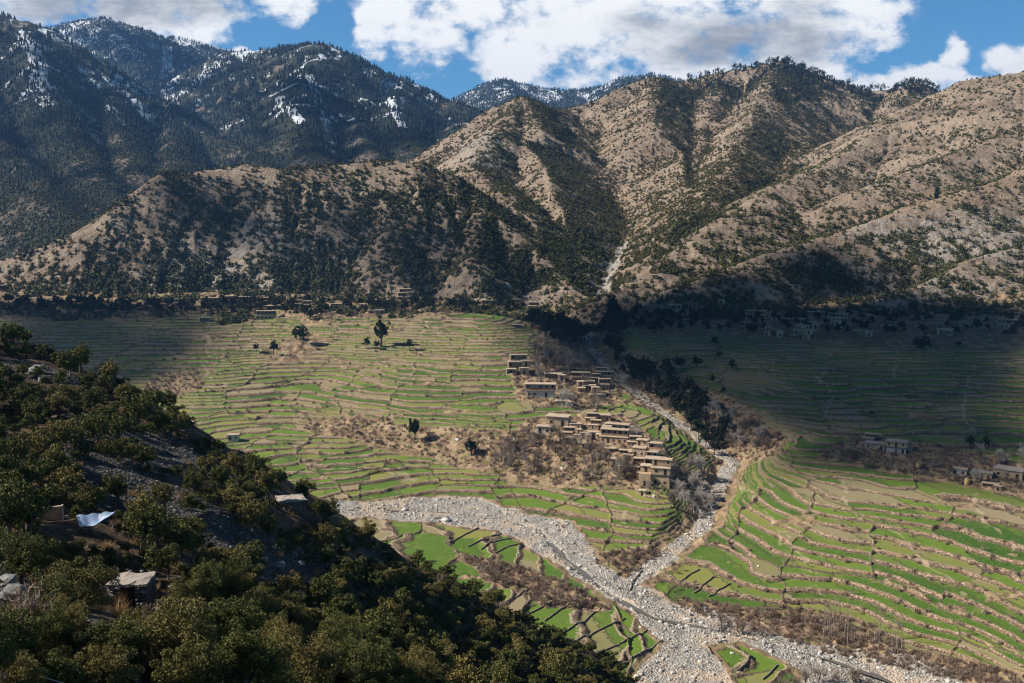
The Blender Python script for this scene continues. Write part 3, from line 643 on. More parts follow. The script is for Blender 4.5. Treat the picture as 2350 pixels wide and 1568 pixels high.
def cloud(polys, n, rpx, alt, label, world_polys=(), rad_m=30, cover=1.6):
    VS, FS = [], []; off = 0; iv_, if_ = I2; cen = []
    for P in polys:
        for q in sample_px(P, n):
            h = ray(q[0], q[1], True)
            if h is not None: cen.append((h, rpx / FPX * h[1] * rng.uniform(.6, 1.3)))
    for P in world_polys:
        Pw = rpoly(P); lo, hi = Pw.min(0), Pw.max(0); sp_ = rad_m / cover ** .5
        x, y = [a_.ravel() for a_ in np.meshgrid(np.arange(lo[0], hi[0], sp_), np.arange(lo[1], hi[1], sp_))]; x = x + rng.uniform(-.4, .4, len(x)) * sp_; y = y + rng.uniform(-.4, .4, len(y)) * sp_; k_ = sdf_poly(x, y, Pw) < 0
        for a, b in zip(x[k_], y[k_]): cen.append((np.array([a, b, float(Hn(a, b))]), rad_m * rng.uniform(.6, 1.25)))
    for h, rad in cen:
        c = h + SUN * ((alt + rng.uniform(-30, 60) - h[2]) / SUN[2])
        v = iv_ * (1 + .11 * rng.normal(size=(len(iv_), 1))) * rad * np.array([1, 1, .55])
        VS.append(v + c); FS.append(if_ + off); off += len(v)
    o = mesh_np('cloud', np.vstack(VS), np.vstack(FS), M_SHADE_CLOUD, smooth=True)
    return tag(o, label, None, None, 'stuff')
cloud([[(1390,690),(1560,668),(1750,610),(1900,565),(2000,590),(2120,650),(2200,720),(2370,750),(2370,790),(1400,790)]], 170, 42, 1260, 'broad unseen cumulus placed to shade the right side of the valley',
  [[(1400,700),(2370,715),(2370,800),(1400,800)],[(1400,700),(1560,690),(2370,700),(2370,1135),(2150,1100),(2000,1066),(1850,1046),(1760,1045),(1700,1005),(1600,955),(1520,915),(1450,890),(1350,860),(1270,800),(1240,740),(1330,720)]], 26, 1.15)
cloud([[(130,590),(300,470),(500,420),(700,430),(820,470),(960,470),(1040,450),(1150,540),(1290,640),(1330,690),(1000,690),(720,600),(600,580),(400,540),(200,640)]], 85, 30, 1260, 'broken unseen cumulus placed to shade the scrubby middle hill')
cloud([], 0, 34, 1260, 'small unseen cloud placed to shade the left terraces', [[(-60,690),(400,700),(520,740),(400,860),(230,900),(-60,900)]], 15, .85)
cloud([[(-60,60),(120,110),(300,230),(440,330),(400,420),(230,480),(0,560),(-60,560)],[(420,260),(560,190),(740,130),(880,200),(950,330),(900,360),(700,370),(560,340)],[(200,80),(480,130),(560,170),(420,230),(300,160)]], 30, 44, 1300, 'wide unseen cumulus bank placed to shade the far forested mountains')

# ------------------------------------------------------------------ tree building blocks
def tube(pts, rads, n=5):
    pts = np.asarray(pts, float); m_ = len(pts); V = []; 
    for i in range(m_):
        d = pts[min(i + 1, m_ - 1)] - pts[max(i - 1, 0)]; d = d / (np.linalg.norm(d) + 1e-9)
        a = np.cross(d, [0.3, .9, .1]); a /= np.linalg.norm(a) + 1e-9; b = np.cross(d, a)
        th = np.arange(n) * 2 * np.pi / n
        V.append(pts[i] + rads[i] * (np.cos(th)[:, None] * a + np.sin(th)[:, None] * b))
    V = np.vstack(V); F = []
    for i in range(m_ - 1):
        for j in range(n):
            k_ = (j + 1) % n; F.append([i * n + j, i * n + k_, (i + 1) * n + k_, (i + 1) * n + j])
    return V, np.array(F)
def join(parts):
    V, F, o = [], [], 0
    for v, f in parts: V.append(v); F.append(f + o); o += len(v)
    return np.vstack(V), np.vstack(F)
def leaves(cent, rad, per, size, rg, flat=.8):
    """little leaf quads around clump centres"""
    n = len(cent) * per
    c = np.repeat(cent, per, 0); r_ = np.repeat(rad, per)
    d = rg.normal(size=(n, 3)); d /= np.linalg.norm(d, axis=1)[:, None]; d[:, 2] *= flat
    p = c + d * (r_ * rg.uniform(.45, 1.0, n) ** .6)[:, None]
    nrm = d * .7 + rg.normal(size=(n, 3)) * .7; nrm /= np.linalg.norm(nrm, axis=1)[:, None]
    a = np.cross(nrm, rg.normal(size=(n, 3))); a /= np.linalg.norm(a, axis=1)[:, None]; b = np.cross(nrm, a)
    s_ = (size * rg.uniform(.6, 1.4, n))[:, None]
    V = np.stack([p - a * s_, p - b * s_ * .6, p + a * s_, p + b * s_ * .6], 1).reshape(-1, 3)
    return V, np.arange(n * 4).reshape(-1, 4)
def leafmat(name, c1, c2, c3, isl=.5):
    m, t, b = newmat(name, .6)
    oi = t.n.new('ShaderNodeObjectInfo'); g = t.n.new('ShaderNodeNewGeometry')
    col = t.mix(g.outputs['Random Per Island'], c1, c2)
    w = t.noise(g.outputs['Position'], .45, 3)
    f = t.ramp(t.m('ADD', oi.outputs['Random'], t.m('MULTIPLY', t.m('SUBTRACT', w, .5), .8)), .45, .85, 0, 1)
    col = t.mix(f, col, c3)
    t.put(col, b.inputs['Base Color']); b.inputs['Specular IOR Level'].default_value = .12
    return m
M_OAK = leafmat('oak_leaf', (.032, .042, .013), (.150, .152, .040), (.175, .145, .048))
M_SCRUB = leafmat('scrub_leaf', (.030, .038, .014), (.095, .098, .034), (.11, .10, .036))
M_DARK = leafmat('evergreen_leaf', (.014, .024, .012), (.040, .052, .022), (.035, .045, .02))
M_CONIF = leafmat('conifer_needle', (.012, .022, .020), (.030, .044, .034), (.022, .034, .028))
def barkmat(name, c1, c2):
    m, t, b = newmat(name); p = pos(t); t.put(t.mix(t.ramp(t.noise(t.scale(p, (1, 1, .3)), 5, 4), .35, .65), c1, c2), b.inputs['Base Color']); return m
M_BARK = barkmat('dark_bark', (.06, .05, .04), (.17, .14, .11))
M_GREY = barkmat('grey_bark', (.20, .17, .14), (.42, .37, .32))
M_TWIG = barkmat('brown_twig', (.17, .12, .09), (.34, .25, .19))
M_PALET = barkmat('pale_twig', (.32, .28, .25), (.55, .50, .45))
M_REDT = barkmat('rusty_twig', (.19, .10, .06), (.35, .20, .13))

def oak(seed, nclump, per, size, h=4.5, w=4.4, low=.25, tall=1.0):
    rg = np.random.default_rng(seed); nc = nclump
    d = rg.normal(size=(nc, 3)); d /= np.linalg.norm(d, axis=1)[:, None]; d[:, 2] = np.abs(d[:, 2]) * 1.0 - .35 * rg.random(nc)
    lob = 1 + .30 * np.sin(np.arctan2(d[:, 1], d[:, 0]) * rg.integers(2, 4) + rg.uniform(0, 6)) + .22 * np.sin(d[:, 2] * 6 + rg.uniform(0, 6)) + .22 * rg.normal(size=nc)
    rr_ = rg.uniform(.35, 1.0, nc) ** .55
    cent = d * (rr_ * lob)[:, None] * np.array([w * .36, w * .36, h * (1 - low) * .58 * tall]); cent[:, 2] += h * (low + .26)
    rad = rg.uniform(.07, .13, nc) * w
    lv = leaves(cent, rad, per, size, rg)
    parts = []
    stems = rg.integers(1, 4)
    for s_ in range(stems):
        b0 = np.array([rg.normal() * .12, rg.normal() * .12, -.6]); m1 = np.array([rg.normal() * .35, rg.normal() * .35, h * .3])
        parts.append(tube([b0, b0 * .5 + m1 * .5 + rg.normal(size=3) * .1, m1], [.2, .15, .12], 6))
        sel = rg.choice(nc, 7)
        for c in sel:
            mid = (m1 + cent[c]) / 2 + rg.normal(size=3) * .15
            parts.append(tube([m1, mid, cent[c]], [.09, .055, .02], 4))
    return join(parts), lv
def bare(seed, h=8.0, spread=.55, lean=0.0, depth=4, twigs=520, columnar=False, kid=4):
    rg = np.random.default_rng(seed); parts = []; ends = []
    def rec(p, d, L, r_, lv):
        d = d / np.linalg.norm(d); q = p + d * L * .5 + rg.normal(size=3) * L * .07; e = p + d * L + rg.normal(size=3) * L * .08
        parts.append(tube([p, q, e], [r_, r_ * .8, r_ * .62], 5 if lv < 2 else 3))
        if lv >= depth: ends.append((q, d, L)); ends.append((e, d, L)); return
        if lv >= 2: ends.append((q, d, L * .8))
        for k_ in range(kid if lv else kid + 1):
            s_ = spread * rg.uniform(.6, 1.35)
            nd = d + rg.normal(size=3) * s_; nd[2] += .18 + (.9 if columnar else 0)
            rec(p + (e - p) * rg.uniform(.55, 1.0), nd, L * rg.uniform(.55, .8), r_ * .55, lv + 1)
    L0 = h * (.30 if not columnar else .34)
    rec(np.array([0, 0, -.5]), np.array([lean, 0, 1.0]), L0, h * .022, 0)
    tk = join(parts)
    n = twigs; e = [ends[i] for i in rg.integers(0, len(ends), n)]
    P = np.array([a[0] for a in e]); Dd = np.array([a[1] / np.linalg.norm(a[1]) for a in e]); LL = np.array([a[2] for a in e])
    Dd = Dd + rg.normal(size=(n, 3)) * .55; Dd[:, 2] += .25; Dd /= np.linalg.norm(Dd, axis=1)[:, None]
    LL = LL * rg.uniform(.5, 1.3, n); s_ = np.cross(Dd, rg.normal(size=(n, 3))); s_ /= np.linalg.norm(s_, axis=1)[:, None]
    wd = .026 * (h / 8) ** .5
    mid = P + Dd * LL[:, None] * .5 + rg.normal(size=(n, 3)) * .06
    V = np.stack([P - s_ * wd, P + s_ * wd, mid + s_ * wd * .8, mid - s_ * wd * .8, P + Dd * LL[:, None] + s_ * wd * .3, P + Dd * LL[:, None] - s_ * wd * .3], 1).reshape(-1, 3)
    b_ = np.arange(n)[:, None] * 6; F = np.vstack([b_ + np.array([0, 1, 2, 3]), b_ + np.array([3, 2, 4, 5])])
    return tk, (V, F)
def poplar(seed, h=14):
    rg = np.random.default_rng(seed)
    parts = [tube([[0, 0, -.5], [rg.normal() * .1, 0, h * .4], [rg.normal() * .3, rg.normal() * .2, h]], [.13, .09, .02], 5)]; tw = []
    for i in range(46):
        z = h * rg.uniform(.35, .98); a = rg.uniform(0, 6.28); L = (h - z) * .12 + rg.uniform(.5, 1.3)
        parts.append(tube([[0, 0, z], [math.cos(a) * L * .35, math.sin(a) * L * .35, z + L * .9]], [.022, .008], 3))
    return join(parts[:1]), join(parts[1:])

def proto_tree(name, tk, cr, m1, m2):
    return (mesh_np('trunk', tk[0], tk[1], m1, link=False, smooth=True), mesh_np('crown', cr[0], cr[1], m2, link=False))
GROUND_OFF = .1
def place_tree(name, pr, p, s, rz, label, cat, group, tilt=(0, 0), sz=None):
    o = bpy.data.objects.new(name, None); C.objects.link(o); o.empty_display_size = .3
    o.location = p; o.rotation_euler = (tilt[0], tilt[1], rz); o.scale = (s, s, sz or s)
    for me, nm in zip(pr, ('trunk', 'crown')):
        c = bpy.data.objects.new(nm, me); C.objects.link(c); c.parent = o
    return tag(o, label, cat, group)

# --- scatter a template many times into one mesh (for what nobody could count)
def scatter(name, tmpl, P, S, RZ, mat, label, sz=None):
    VS, FS, off = [], [], 0
    for k_, (tv_, tf_) in enumerate(tmpl):
        sel = np.arange(len(P)) % len(tmpl) == k_
        p, s, r_ = P[sel], S[sel], RZ[sel]
        if not len(p): continue
        c, n_ = np.cos(r_), np.sin(r_)
        x = tv_[None, :, 0] * c[:, None] - tv_[None, :, 1] * n_[:, None]; y = tv_[None, :, 0] * n_[:, None] + tv_[None, :, 1] * c[:, None]
        z = np.broadcast_to(tv_[None, :, 2], x.shape) * (sz[sel][:, None] if sz is not None else 1)
        v = np.stack([x, y, z], -1) * s[:, None, None] + p[:, None, :]
        f = tf_[None] + (np.arange(len(p)) * len(tv_))[:, None, None] + off
        VS.append(v.reshape(-1, 3)); FS.append(f.reshape(-1, tf_.shape[1])); off += len(p) * len(tv_)
    return tag(mesh_np(name, np.vstack(VS), np.vstack(FS), mat), label, None, None, 'stuff')

# ------------------------------------------------------------------ hillside scrub and conifers (uncountable)
def bush(seed, n, size, h=.75):
    rg = np.random.default_rng(seed); d = rg.normal(size=(n, 3)); d /= np.linalg.norm(d, axis=1)[:, None]; d[:, 2] = np.abs(d[:, 2]) * 1.25 - .12
    lob = 1 + .28 * np.sin(np.arctan2(d[:, 1], d[:, 0]) * 2 + rg.uniform(0, 6)) + .12 * rg.normal(size=n)
    p = d * (rg.uniform(.55, 1, n) * lob)[:, None] * np.array([.5, .5, h]); p[:, 2] += .1
    nr = d + rg.normal(size=(n, 3)) * .55; nr /= np.linalg.norm(nr, axis=1)[:, None]
    a = np.cross(nr, rg.normal(size=(n, 3))); a /= np.linalg.norm(a, axis=1)[:, None]; b = np.cross(nr, a)
    s_ = (size * rg.uniform(.6, 1.4, n))[:, None]
    V = np.stack([p - a * s_, p - b * s_ * .8, p + a * s_, p + b * s_ * .8], 1).reshape(-1, 3)
    return V, np.arange(n * 4).reshape(-1, 4)
def conif(seed, lv=5, n=7):
    rg = np.random.default_rng(seed); V, F = [], []
    for i in range(lv):
        z0 = .12 + .8 * i / lv; w = .24 * (1 - i / lv) ** .8 + .03
        for j in range(n):
            a = 6.283 * j / n + rg.uniform(-.3, .3); w_ = w * rg.uniform(.65, 1.2); b = len(V)
            V += [(0, 0, z0 + .26), (math.cos(a - .33) * w_, math.sin(a - .33) * w_, z0), (math.cos(a + .33) * w_, math.sin(a + .33) * w_, z0 - .02), (math.cos(a) * w_ * .4, math.sin(a) * w_ * .4, z0 - .03)]
            F.append([b, b + 1, b + 3, b + 2])
    return np.array(V), np.array(F)
def area_sample(mask_fn, n, ymin, ymax, power=1.0):
    """random ground points, weighted towards what stands nearer"""
    r_ = ymin * (ymax / ymin) ** rng.random(n); a = rng.uniform(R(-34), R(34), n)
    if power != 1.0: pass
    x, y = r_ * np.sin(a), r_ * np.cos(a); k_ = mask_fn(x, y, r_); k_ = rng.random(n) < k_
    return x[k_], y[k_]
REGF = REG.astype(np.float32); TAGF = TAG
def nearest(A, x, y):
    fr, fa = g_index(x, y); return A[np.clip(np.rint(fr).astype(int), 0, NR - 1), np.clip(np.rint(fa).astype(int), 0, NC - 1)]
# visibility from the photograph's side: horizon test along each column
elev = Zall / rr[:, None]; hor = np.maximum.accumulate(elev, axis=0)
VIS = (elev > hor - (10 + 0 * rr[:, None]) / rr[:, None])
def dens_bush(x, y, r_):
    tgv = nearest(TAG, x, y); reg = nearest(REG, x, y); fo_ = Hn(x, y, FOREST); pl_ = Hn(x, y, PALE); oc_ = Hn(x, y, OCH)
    nz = fbm(x / 40, y / 40, 3); base = np.where(tgv == 1, .27, np.where(tgv == 2, .25, .33)) + 1.1 * (fo_ - .15) + .55 * nz - .18 * pl_ + .35 * fbm(x / 16, y / 16, 2) - .15 * oc_
    # drawn r log-uniform, so thin by wanted areal density ~ independent of r
    toe = (reg == 0) & (y > 790 + 40 * fbm(x / 60, y / 60, 2)) & (y < 1000)
    base = np.where(toe, .16 + .6 * nz, base); tgv = np.where(toe, 1, tgv); reg = np.where(toe, 2, reg)
    return np.where((reg == 2) & (tgv <= 5) & nearest(VIS, x, y), np.clip(np.where(tgv > 3, base * .5, base), .03, 1), 0) * np.clip((r_ / 1900) ** 1.2, 0, 1)
bx_, by_ = area_sample(dens_bush, 600000, 790, 2350)
bz = Hn(bx_, by_); br = np.hypot(bx_, by_)
print('bushes', len(bx_))
bs = rng.uniform(1.9, 4.7, len(bx_)) * np.where(br > 1180, .92, 1.0)
nearm = br < 1180
tmN = [bush(i, 46, .16) for i in range(5)]; tmF = [bush(10 + i, 18, .24) for i in range(4)]
scatter('hillside_scrub', tmN, np.c_[bx_, by_, bz - .3][nearm], bs[nearm], rng.uniform(0, 6.28, nearm.sum()), M_SCRUB, 'countless round dark oak bushes dotting the nearer hillsides')
scatter('hillside_scrub', tmF, np.c_[bx_, by_, bz - .3][~nearm], bs[~nearm], rng.uniform(0, 6.28, (~nearm).sum()), M_SCRUB, 'countless round dark oak bushes dotting the farther hillsides')
def dens_con(x, y, r_):
    tgv = nearest(TAG, x, y); reg = nearest(REG, x, y); fo_ = Hn(x, y, FOREST); z_ = Hn(x, y); nz = fbm(x / 90, y / 90, 3)
    c_ = np.where(tgv == 3, sstep(190, 300, z_ + 60 * nz) * (.25 + .5 * nz), 0)
    c_ = np.where((tgv == 4) | (tgv == 5), sstep(.55, .85, fo_ + .3 * nz) * .9, c_); c_ = np.where(tgv == 6, .8, c_)
    return np.where((reg == 2) & nearest(VIS, x, y), np.clip(c_, 0, 1), 0) * np.clip((r_ / 3500) ** 1.0, .1, 1)
cx_, cy_ = area_sample(dens_con, 210000, 1150, 6200)
cz = Hn(cx_, cy_); cr_ = np.hypot(cx_, cy_); print('conifers', len(cx_))
scatter('conifer_forest', [conif(i) for i in range(3)], np.c_[cx_, cy_, cz - .5], rng.uniform(8, 14, len(cx_)) * np.clip(cr_ / 2600, .5, 1.15), rng.uniform(0, 6.28, len(cx_)), M_CONIF, 'dark conifer forest covering the far mountains and ridge tops')
# ridge-top pines against the sky on the middle mountain
def crest_trees(px0, px1, n, s0, s1):
    P = []
    for _ in range(n):
        px = rng.uniform(px0, px1)
        d = pdir(px, 300); a = math.atan2(d[0], d[1]); j = int(np.interp(a, az, np.arange(NC))); e = elev[:, j]; i = int(np.argmax(e)); i = max(1, i + rng.integers(-7, 3))
        P.append((GX[i, j], GY[i, j], Zall[i, j]))
    return np.array(P)
cp_ = np.vstack([crest_trees(1440, 2150, 260, 0, 0), crest_trees(1730, 1880, 90, 0, 0), crest_trees(2060, 2140, 50, 0, 0), crest_trees(1930, 2150, 30, 0, 0)])
def pinecrown(seed):
    rg = np.random.default_rng(seed); c = rg.normal(size=(14, 3)) * [.13, .13, .17] + [0, 0, .62]; v, f = leaves(c, np.full(14, .13), 14, .045, rg)
    t_ = tube([[0, 0, -.05], [0, 0, .7]], [.02, .012], 4); return join([(v, f), t_])
scatter('ridge_pines', [pinecrown(i) for i in range(4)], cp_ - [0, 0, .3], rng.uniform(8, 17, len(cp_)), rng.uniform(0, 6.28, len(cp_)), M_CONIF, 'ragged dark pines lining the skyline of the middle mountain')

# ------------------------------------------------------------------ foreground oaks
HI = [proto_tree('o', *oak(100 + i, 120, 200, .055, h=4.6, w=4.6 + .4 * (i % 2), tall=.9 + .15 * i), M_BARK, M_OAK) for i in range(4)]
MID = [proto_tree('o', *oak(200 + i, 70, 85, .10, h=4.4, w=4.2 + .3 * (i % 3), tall=1 + .12 * (i % 3)), M_BARK, M_OAK) for i in range(7)]
LOWT = [proto_tree('o', *oak(300 + i, 46, 46, .17, h=5.0, w=4.4, tall=1.1), M_BARK, M_DARK) for i in range(5)]
avoid = []; KD = {(a_, b_): np.linalg.norm(ray(a_, b_)[:2]) for a_, b_ in [(205,1200),(300,1352),(672,1160),(130,1180),(40,1370),(640,1300),(390,1045)]}
for px, py, rad in [(205,1230,3.0),(300,1372,3.2),(672,1165,3.5),(400,1050,6),(300,1115,5),(330,1200,4),(560,1260,5),(100,1340,3.5),(40,1370,3),(860,1290,4),(700,1320,3),(130,1210,2),(80,840,5),(330,1480,2),(470,1330,3),(20,1420,3)]:
    h = ray(px, py); avoid.append((h[0], h[1], rad))
oaks = []
def toppx(x, y, z):
    cp, sp = math.cos(PITCH), math.sin(PITCH); dd = y * cp - z * sp; return 1175 + FPX * x / dd, 784 - FPX * (y * sp + z * cp) / dd
KEEP = [(205,1200,60,32),(300,1352,62,46),(672,1160,40,30),(130,1180,22,22),(40,1370,50,30),(640,1300,30,20),(390,1045,30,14)]
def okspot(x, y, s):
    z = float(Hn(x, y)); a_, b_ = toppx(x, y, z); b2 = toppx(x, y, z + 4.6 * s)[1]; hw = 1.7 * s / y * FPX; r0 = math.hypot(x, y)
    for kx_, ky_, kw, kh in KEEP:
        hk = KD[(kx_, ky_)]
        if r0 < hk + 1 and abs(a_ - kx_) < hw * .85 + kw and b2 < ky_ + kh * .8 and b_ > ky_ - kh: return False
    for a in avoid:
        if (a[0] - x) ** 2 + (a[1] - y) ** 2 < (a[2] + .2 * s) ** 2: return False
    for a in oaks:
        if (a[0] - x) ** 2 + (a[1] - y) ** 2 < (.45 + 1.95 * (a[2] + s) * .5) ** 2: return False
    return True
for px, py, hp in [(28,800,75),(100,840,75),(50,950,70),(240,900,55),(205,890,45),(320,980,80),(205,990,60),(90,1060,80),(430,1000,60),(475,1080,110),(600,1135,90),(545,1100,60),(270,1130,90),(160,1130,80),(60,1240,150),(130,1300,120),(275,1350,130),(380,1330,90),(530,1280,80),(400,1260,70),(820,1540,120),(560,1480,120),(430,1400,80),(740,1240,60),(250,1560,190),(430,1640,190),(330,1500,90),(620,1240,60),(690,1380,90),(850,1250,60),(960,1290,55),(560,1380,100)]:
    h = ray(px, py)
    if h is None: continue
    s = hp / FPX * h[1] / 4.9; s = min(max(s, .4), 1.3)
    if okspot(h[0], h[1], s): oaks.append((h[0], h[1], s))
PS = [(-60,735),(0,750),(130,825),(400,955),(520,1060),(650,1120),(770,1195),(900,1275),(1050,1335),(1180,1400),(1300,1470),(1480,1568),(1400,1640),(-60,1640),(-60,820)]
for q in sample_px(PS, 7000):
    h = ray(q[0], q[1])
    if h is None or h[1] > 260: continue
    s = .25 + .54 * rng.random() ** 1.5
    if h[0] / h[1] < .14 and okspot(h[0], h[1], s): oaks.append((h[0], h[1], s))
for k_ in range(4000):        # also behind the brow and beside the frame
    x, y = rng.uniform(-90, 60), rng.uniform(18, 230)
    if nearest(REG, np.array([x]), np.array([y]))[0] == 1 and y > 20 and len(oaks) < 700 and k_ < 2500:
        s = rng.uniform(.4, .95)
        if x / y < .08 and okspot(x, y, s) and abs(math.atan2(x, y)) < R(33): oaks.append((x, y, s))
tarp_p = ray(205, 1225); hut_p = ray(300, 1372); lean_p = ray(672, 1170)
def zone(x, y, r_):
    if r_ < 42: return 'evergreen oak on the dark slope close below the viewpoint'
    if math.hypot(x - tarp_p[0], y - tarp_p[1]) < 14: return 'evergreen oak on the dark slope near the blue and white tarp'
    if math.hypot(x - hut_p[0], y - hut_p[1]) < 14: return 'evergreen oak on the dark slope near the flat-roofed stone hut'
    if math.hypot(x - lean_p[0], y - lean_p[1]) < 16: return 'evergreen oak on the dark slope near the open lean-to shelter'
    if x > 5: return 'evergreen oak low on the dark slope just above the river fields'
    if x < -45: return 'evergreen oak high on the dark slope by the pale scree'
    return 'evergreen oak on the middle of the dark stony slope'
oaks.sort(key=lambda o: -o[2] / math.hypot(o[0], o[1])); few = oaks[300:]; oaks = oaks[:300]
for i, (x, y, s) in enumerate(oaks):
    r_ = math.hypot(x, y); z = float(Hn(x, y)); pr = (HI if r_ < 62 else MID)[rng.integers(0, 4 if r_ < 62 else 7)]
    sz_ = 'small ' if s < .7 else ('large ' if s > 1.05 else '')
    lb = sz_ + zone(x, y, r_)
    place_tree('oak_tree', pr, (x, y, z - GROUND_OFF), s, rng.uniform(0, 6.28), lb, 'tree', lb + 's' if False else lb.replace('evergreen oak', 'evergreen oaks'), tilt=(rng.normal() * .06, rng.normal() * .06), sz=s * rng.uniform(.85, 1.2))
if few:
    P_ = np.array([[x, y, float(Hn(x, y)) - .1] for x, y, s in few]); OT = [join([lv, tk]) for tk, lv in (oak(500 + i, 34, 40, .15, h=4.0, w=4.2) for i in range(4))]
    scatter('oak_thicket', OT, P_, np.array([o[2] for o in few]), rng.uniform(0, 6.28, len(few)), M_OAK, 'low oak thicket filling in between the taller oaks on the dark slope')

SH = [proto_tree('b', *bare(600 + i, h=3.2, spread=.8, depth=3, twigs=420), M_GREY, M_TWIG) for i in range(3)]
for q in sample_px(PS, 46):
    h = ray(q[0], q[1])
    if h is not None and h[1] < 230: place_tree('leafless_shrub', SH[rng.integers(0, 3)], (h[0], h[1], h[2]), rng.uniform(.45, 1.0), rng.uniform(0, 6.28), 'low leafless shrub of grey twigs between the oaks on the dark slope', 'shrub', 'leafless shrubs between the oaks')
# ------------------------------------------------------------------ valley evergreens
EV = [(875,797,48,1.5),(842,800,26,1),(865,803,22,1),(940,803,26,1),(950,1018,42,1.6),(1081,1045,42,1),(630,815,34,1),(588,808,20,1),(692,790,45,1),(680,780,30,1),(712,735,30,1),(735,730,26,1),(700,728,28,1),(1182,838,12,1),(980,700,22,1),(2225,1030,28,1.3),(2262,1035,26,1.4),(2030,740,28,1.2),(1640,795,24,1),(1650,825,22,1),(1575,960,50,1),(1590,985,52,1),(1602,1008,48,1),(1618,1025,42,1),(1555,940,50,1),(1535,905,46,1),(1520,930,40,1),(1640,1045,36,1),(1530,860,40,1),(1560,850,36,1),(1600,845,30,1),(1680,850,26,1),(1635,880,20,1),(1660,905,18,1),(2000,955,14,1),(2095,720,30,1),(1430,860,26,1),(1452,880,26,1),(1395,800,34,1),(1412,812,34,1),(1380,770,30,1),(2120,815,40,1.2),(2105,805,30,1),(2240,760,30,1),(2200,800,20,1),(470,715,26,1),(415,712,26,1),(360,712,28,1),(500,716,24,1),(530,718,22,1),(1420,740,20,1),(285,690,30,1),(250,695,26,1),(60,705,30,1),(20,700,30,1),(100,712,26,1),(160,708,28,1),(225,712,26,1),(2325,775,26,1)]
for q in sample_px([(1195,735),(1240,735),(1345,770),(1335,800),(1290,800),(1225,765)], 34): EV.append((q[0], q[1], rng.uniform(26, 42), 1.1))
for q in sample_px([(20,700),(1180,700),(1180,722),(20,722)], 150): EV.append((q[0], q[1], rng.uniform(16, 30), 1))
for q in sample_px([(1400,720),(2350,735),(2350,775),(1480,765)], 130): EV.append((q[0], q[1], rng.uniform(14, 28), 1))
for q in sample_px([(1400,700),(1440,760),(1420,830),(1560,880),(1670,960),(1650,1050),(1560,960),(1440,870),(1380,800)], 95): EV.append((q[0], q[1], rng.uniform(22, 38), 1.1))
EV = EV[:58] + sorted(EV[58:], key=lambda e: -e[2]); EV_REST = EV[290:]; EV = EV[:290]
for k_, (px, py, hp, tl) in enumerate(EV):
    h = ray(px, py, True)
    if h is None: continue
    s = hp / FPX * h[1] / 5.0
    if k_ in (0, 4): lb = ['tall dark evergreen standing out of the left terraces'][0] if k_ == 0 else 'narrow upright evergreen on the brown bank below the fan terraces'
    elif k_ == 5: lb = 'round dark evergreen casting its shadow on the brown bank'
    elif px < 1190 and py < 730: lb = 'dark evergreen at the foot of the middle hill beside the far houses'
    elif px < 1190: lb = 'dark evergreen on the left terraces below the hill village'
    elif px < 1350 and py < 830: lb = 'dark evergreen in the thick grove left of the side stream'
    elif 1500 < px < 1660 and py > 830: lb = 'big dark evergreen in the line above the side ravine'
    elif py < 800: lb = 'dark evergreen in the shade at the foot of the right hill'
    else: lb = 'dark evergreen standing in the cloud shade right of the ravine'
    place_tree('evergreen_tree', LOWT[k_ % 5], (h[0], h[1], h[2] - .2), s, rng.uniform(0, 6.28), lb, 'tree', lb.replace('evergreen', 'evergreens', 1), sz=s * tl)

eh = [(ray(e[0], e[1], True), e[2]) for e in EV_REST]; eh = [(h, s_ / FPX * h[1] / 5.0) for h, s_ in eh if h is not None]
if eh: scatter('evergreen_thicket', [join([lv, tk]) for tk, lv in (oak(320 + i, 40, 34, .2, h=5, w=4.6, tall=1.1) for i in range(3))], np.array([h for h, s_ in eh]) - [0, 0, .2], np.array([s_ for h, s_ in eh]), rng.uniform(0, 6.28, len(eh)), M_DARK, 'small dark evergreens filling the groves at the foot of the hills')
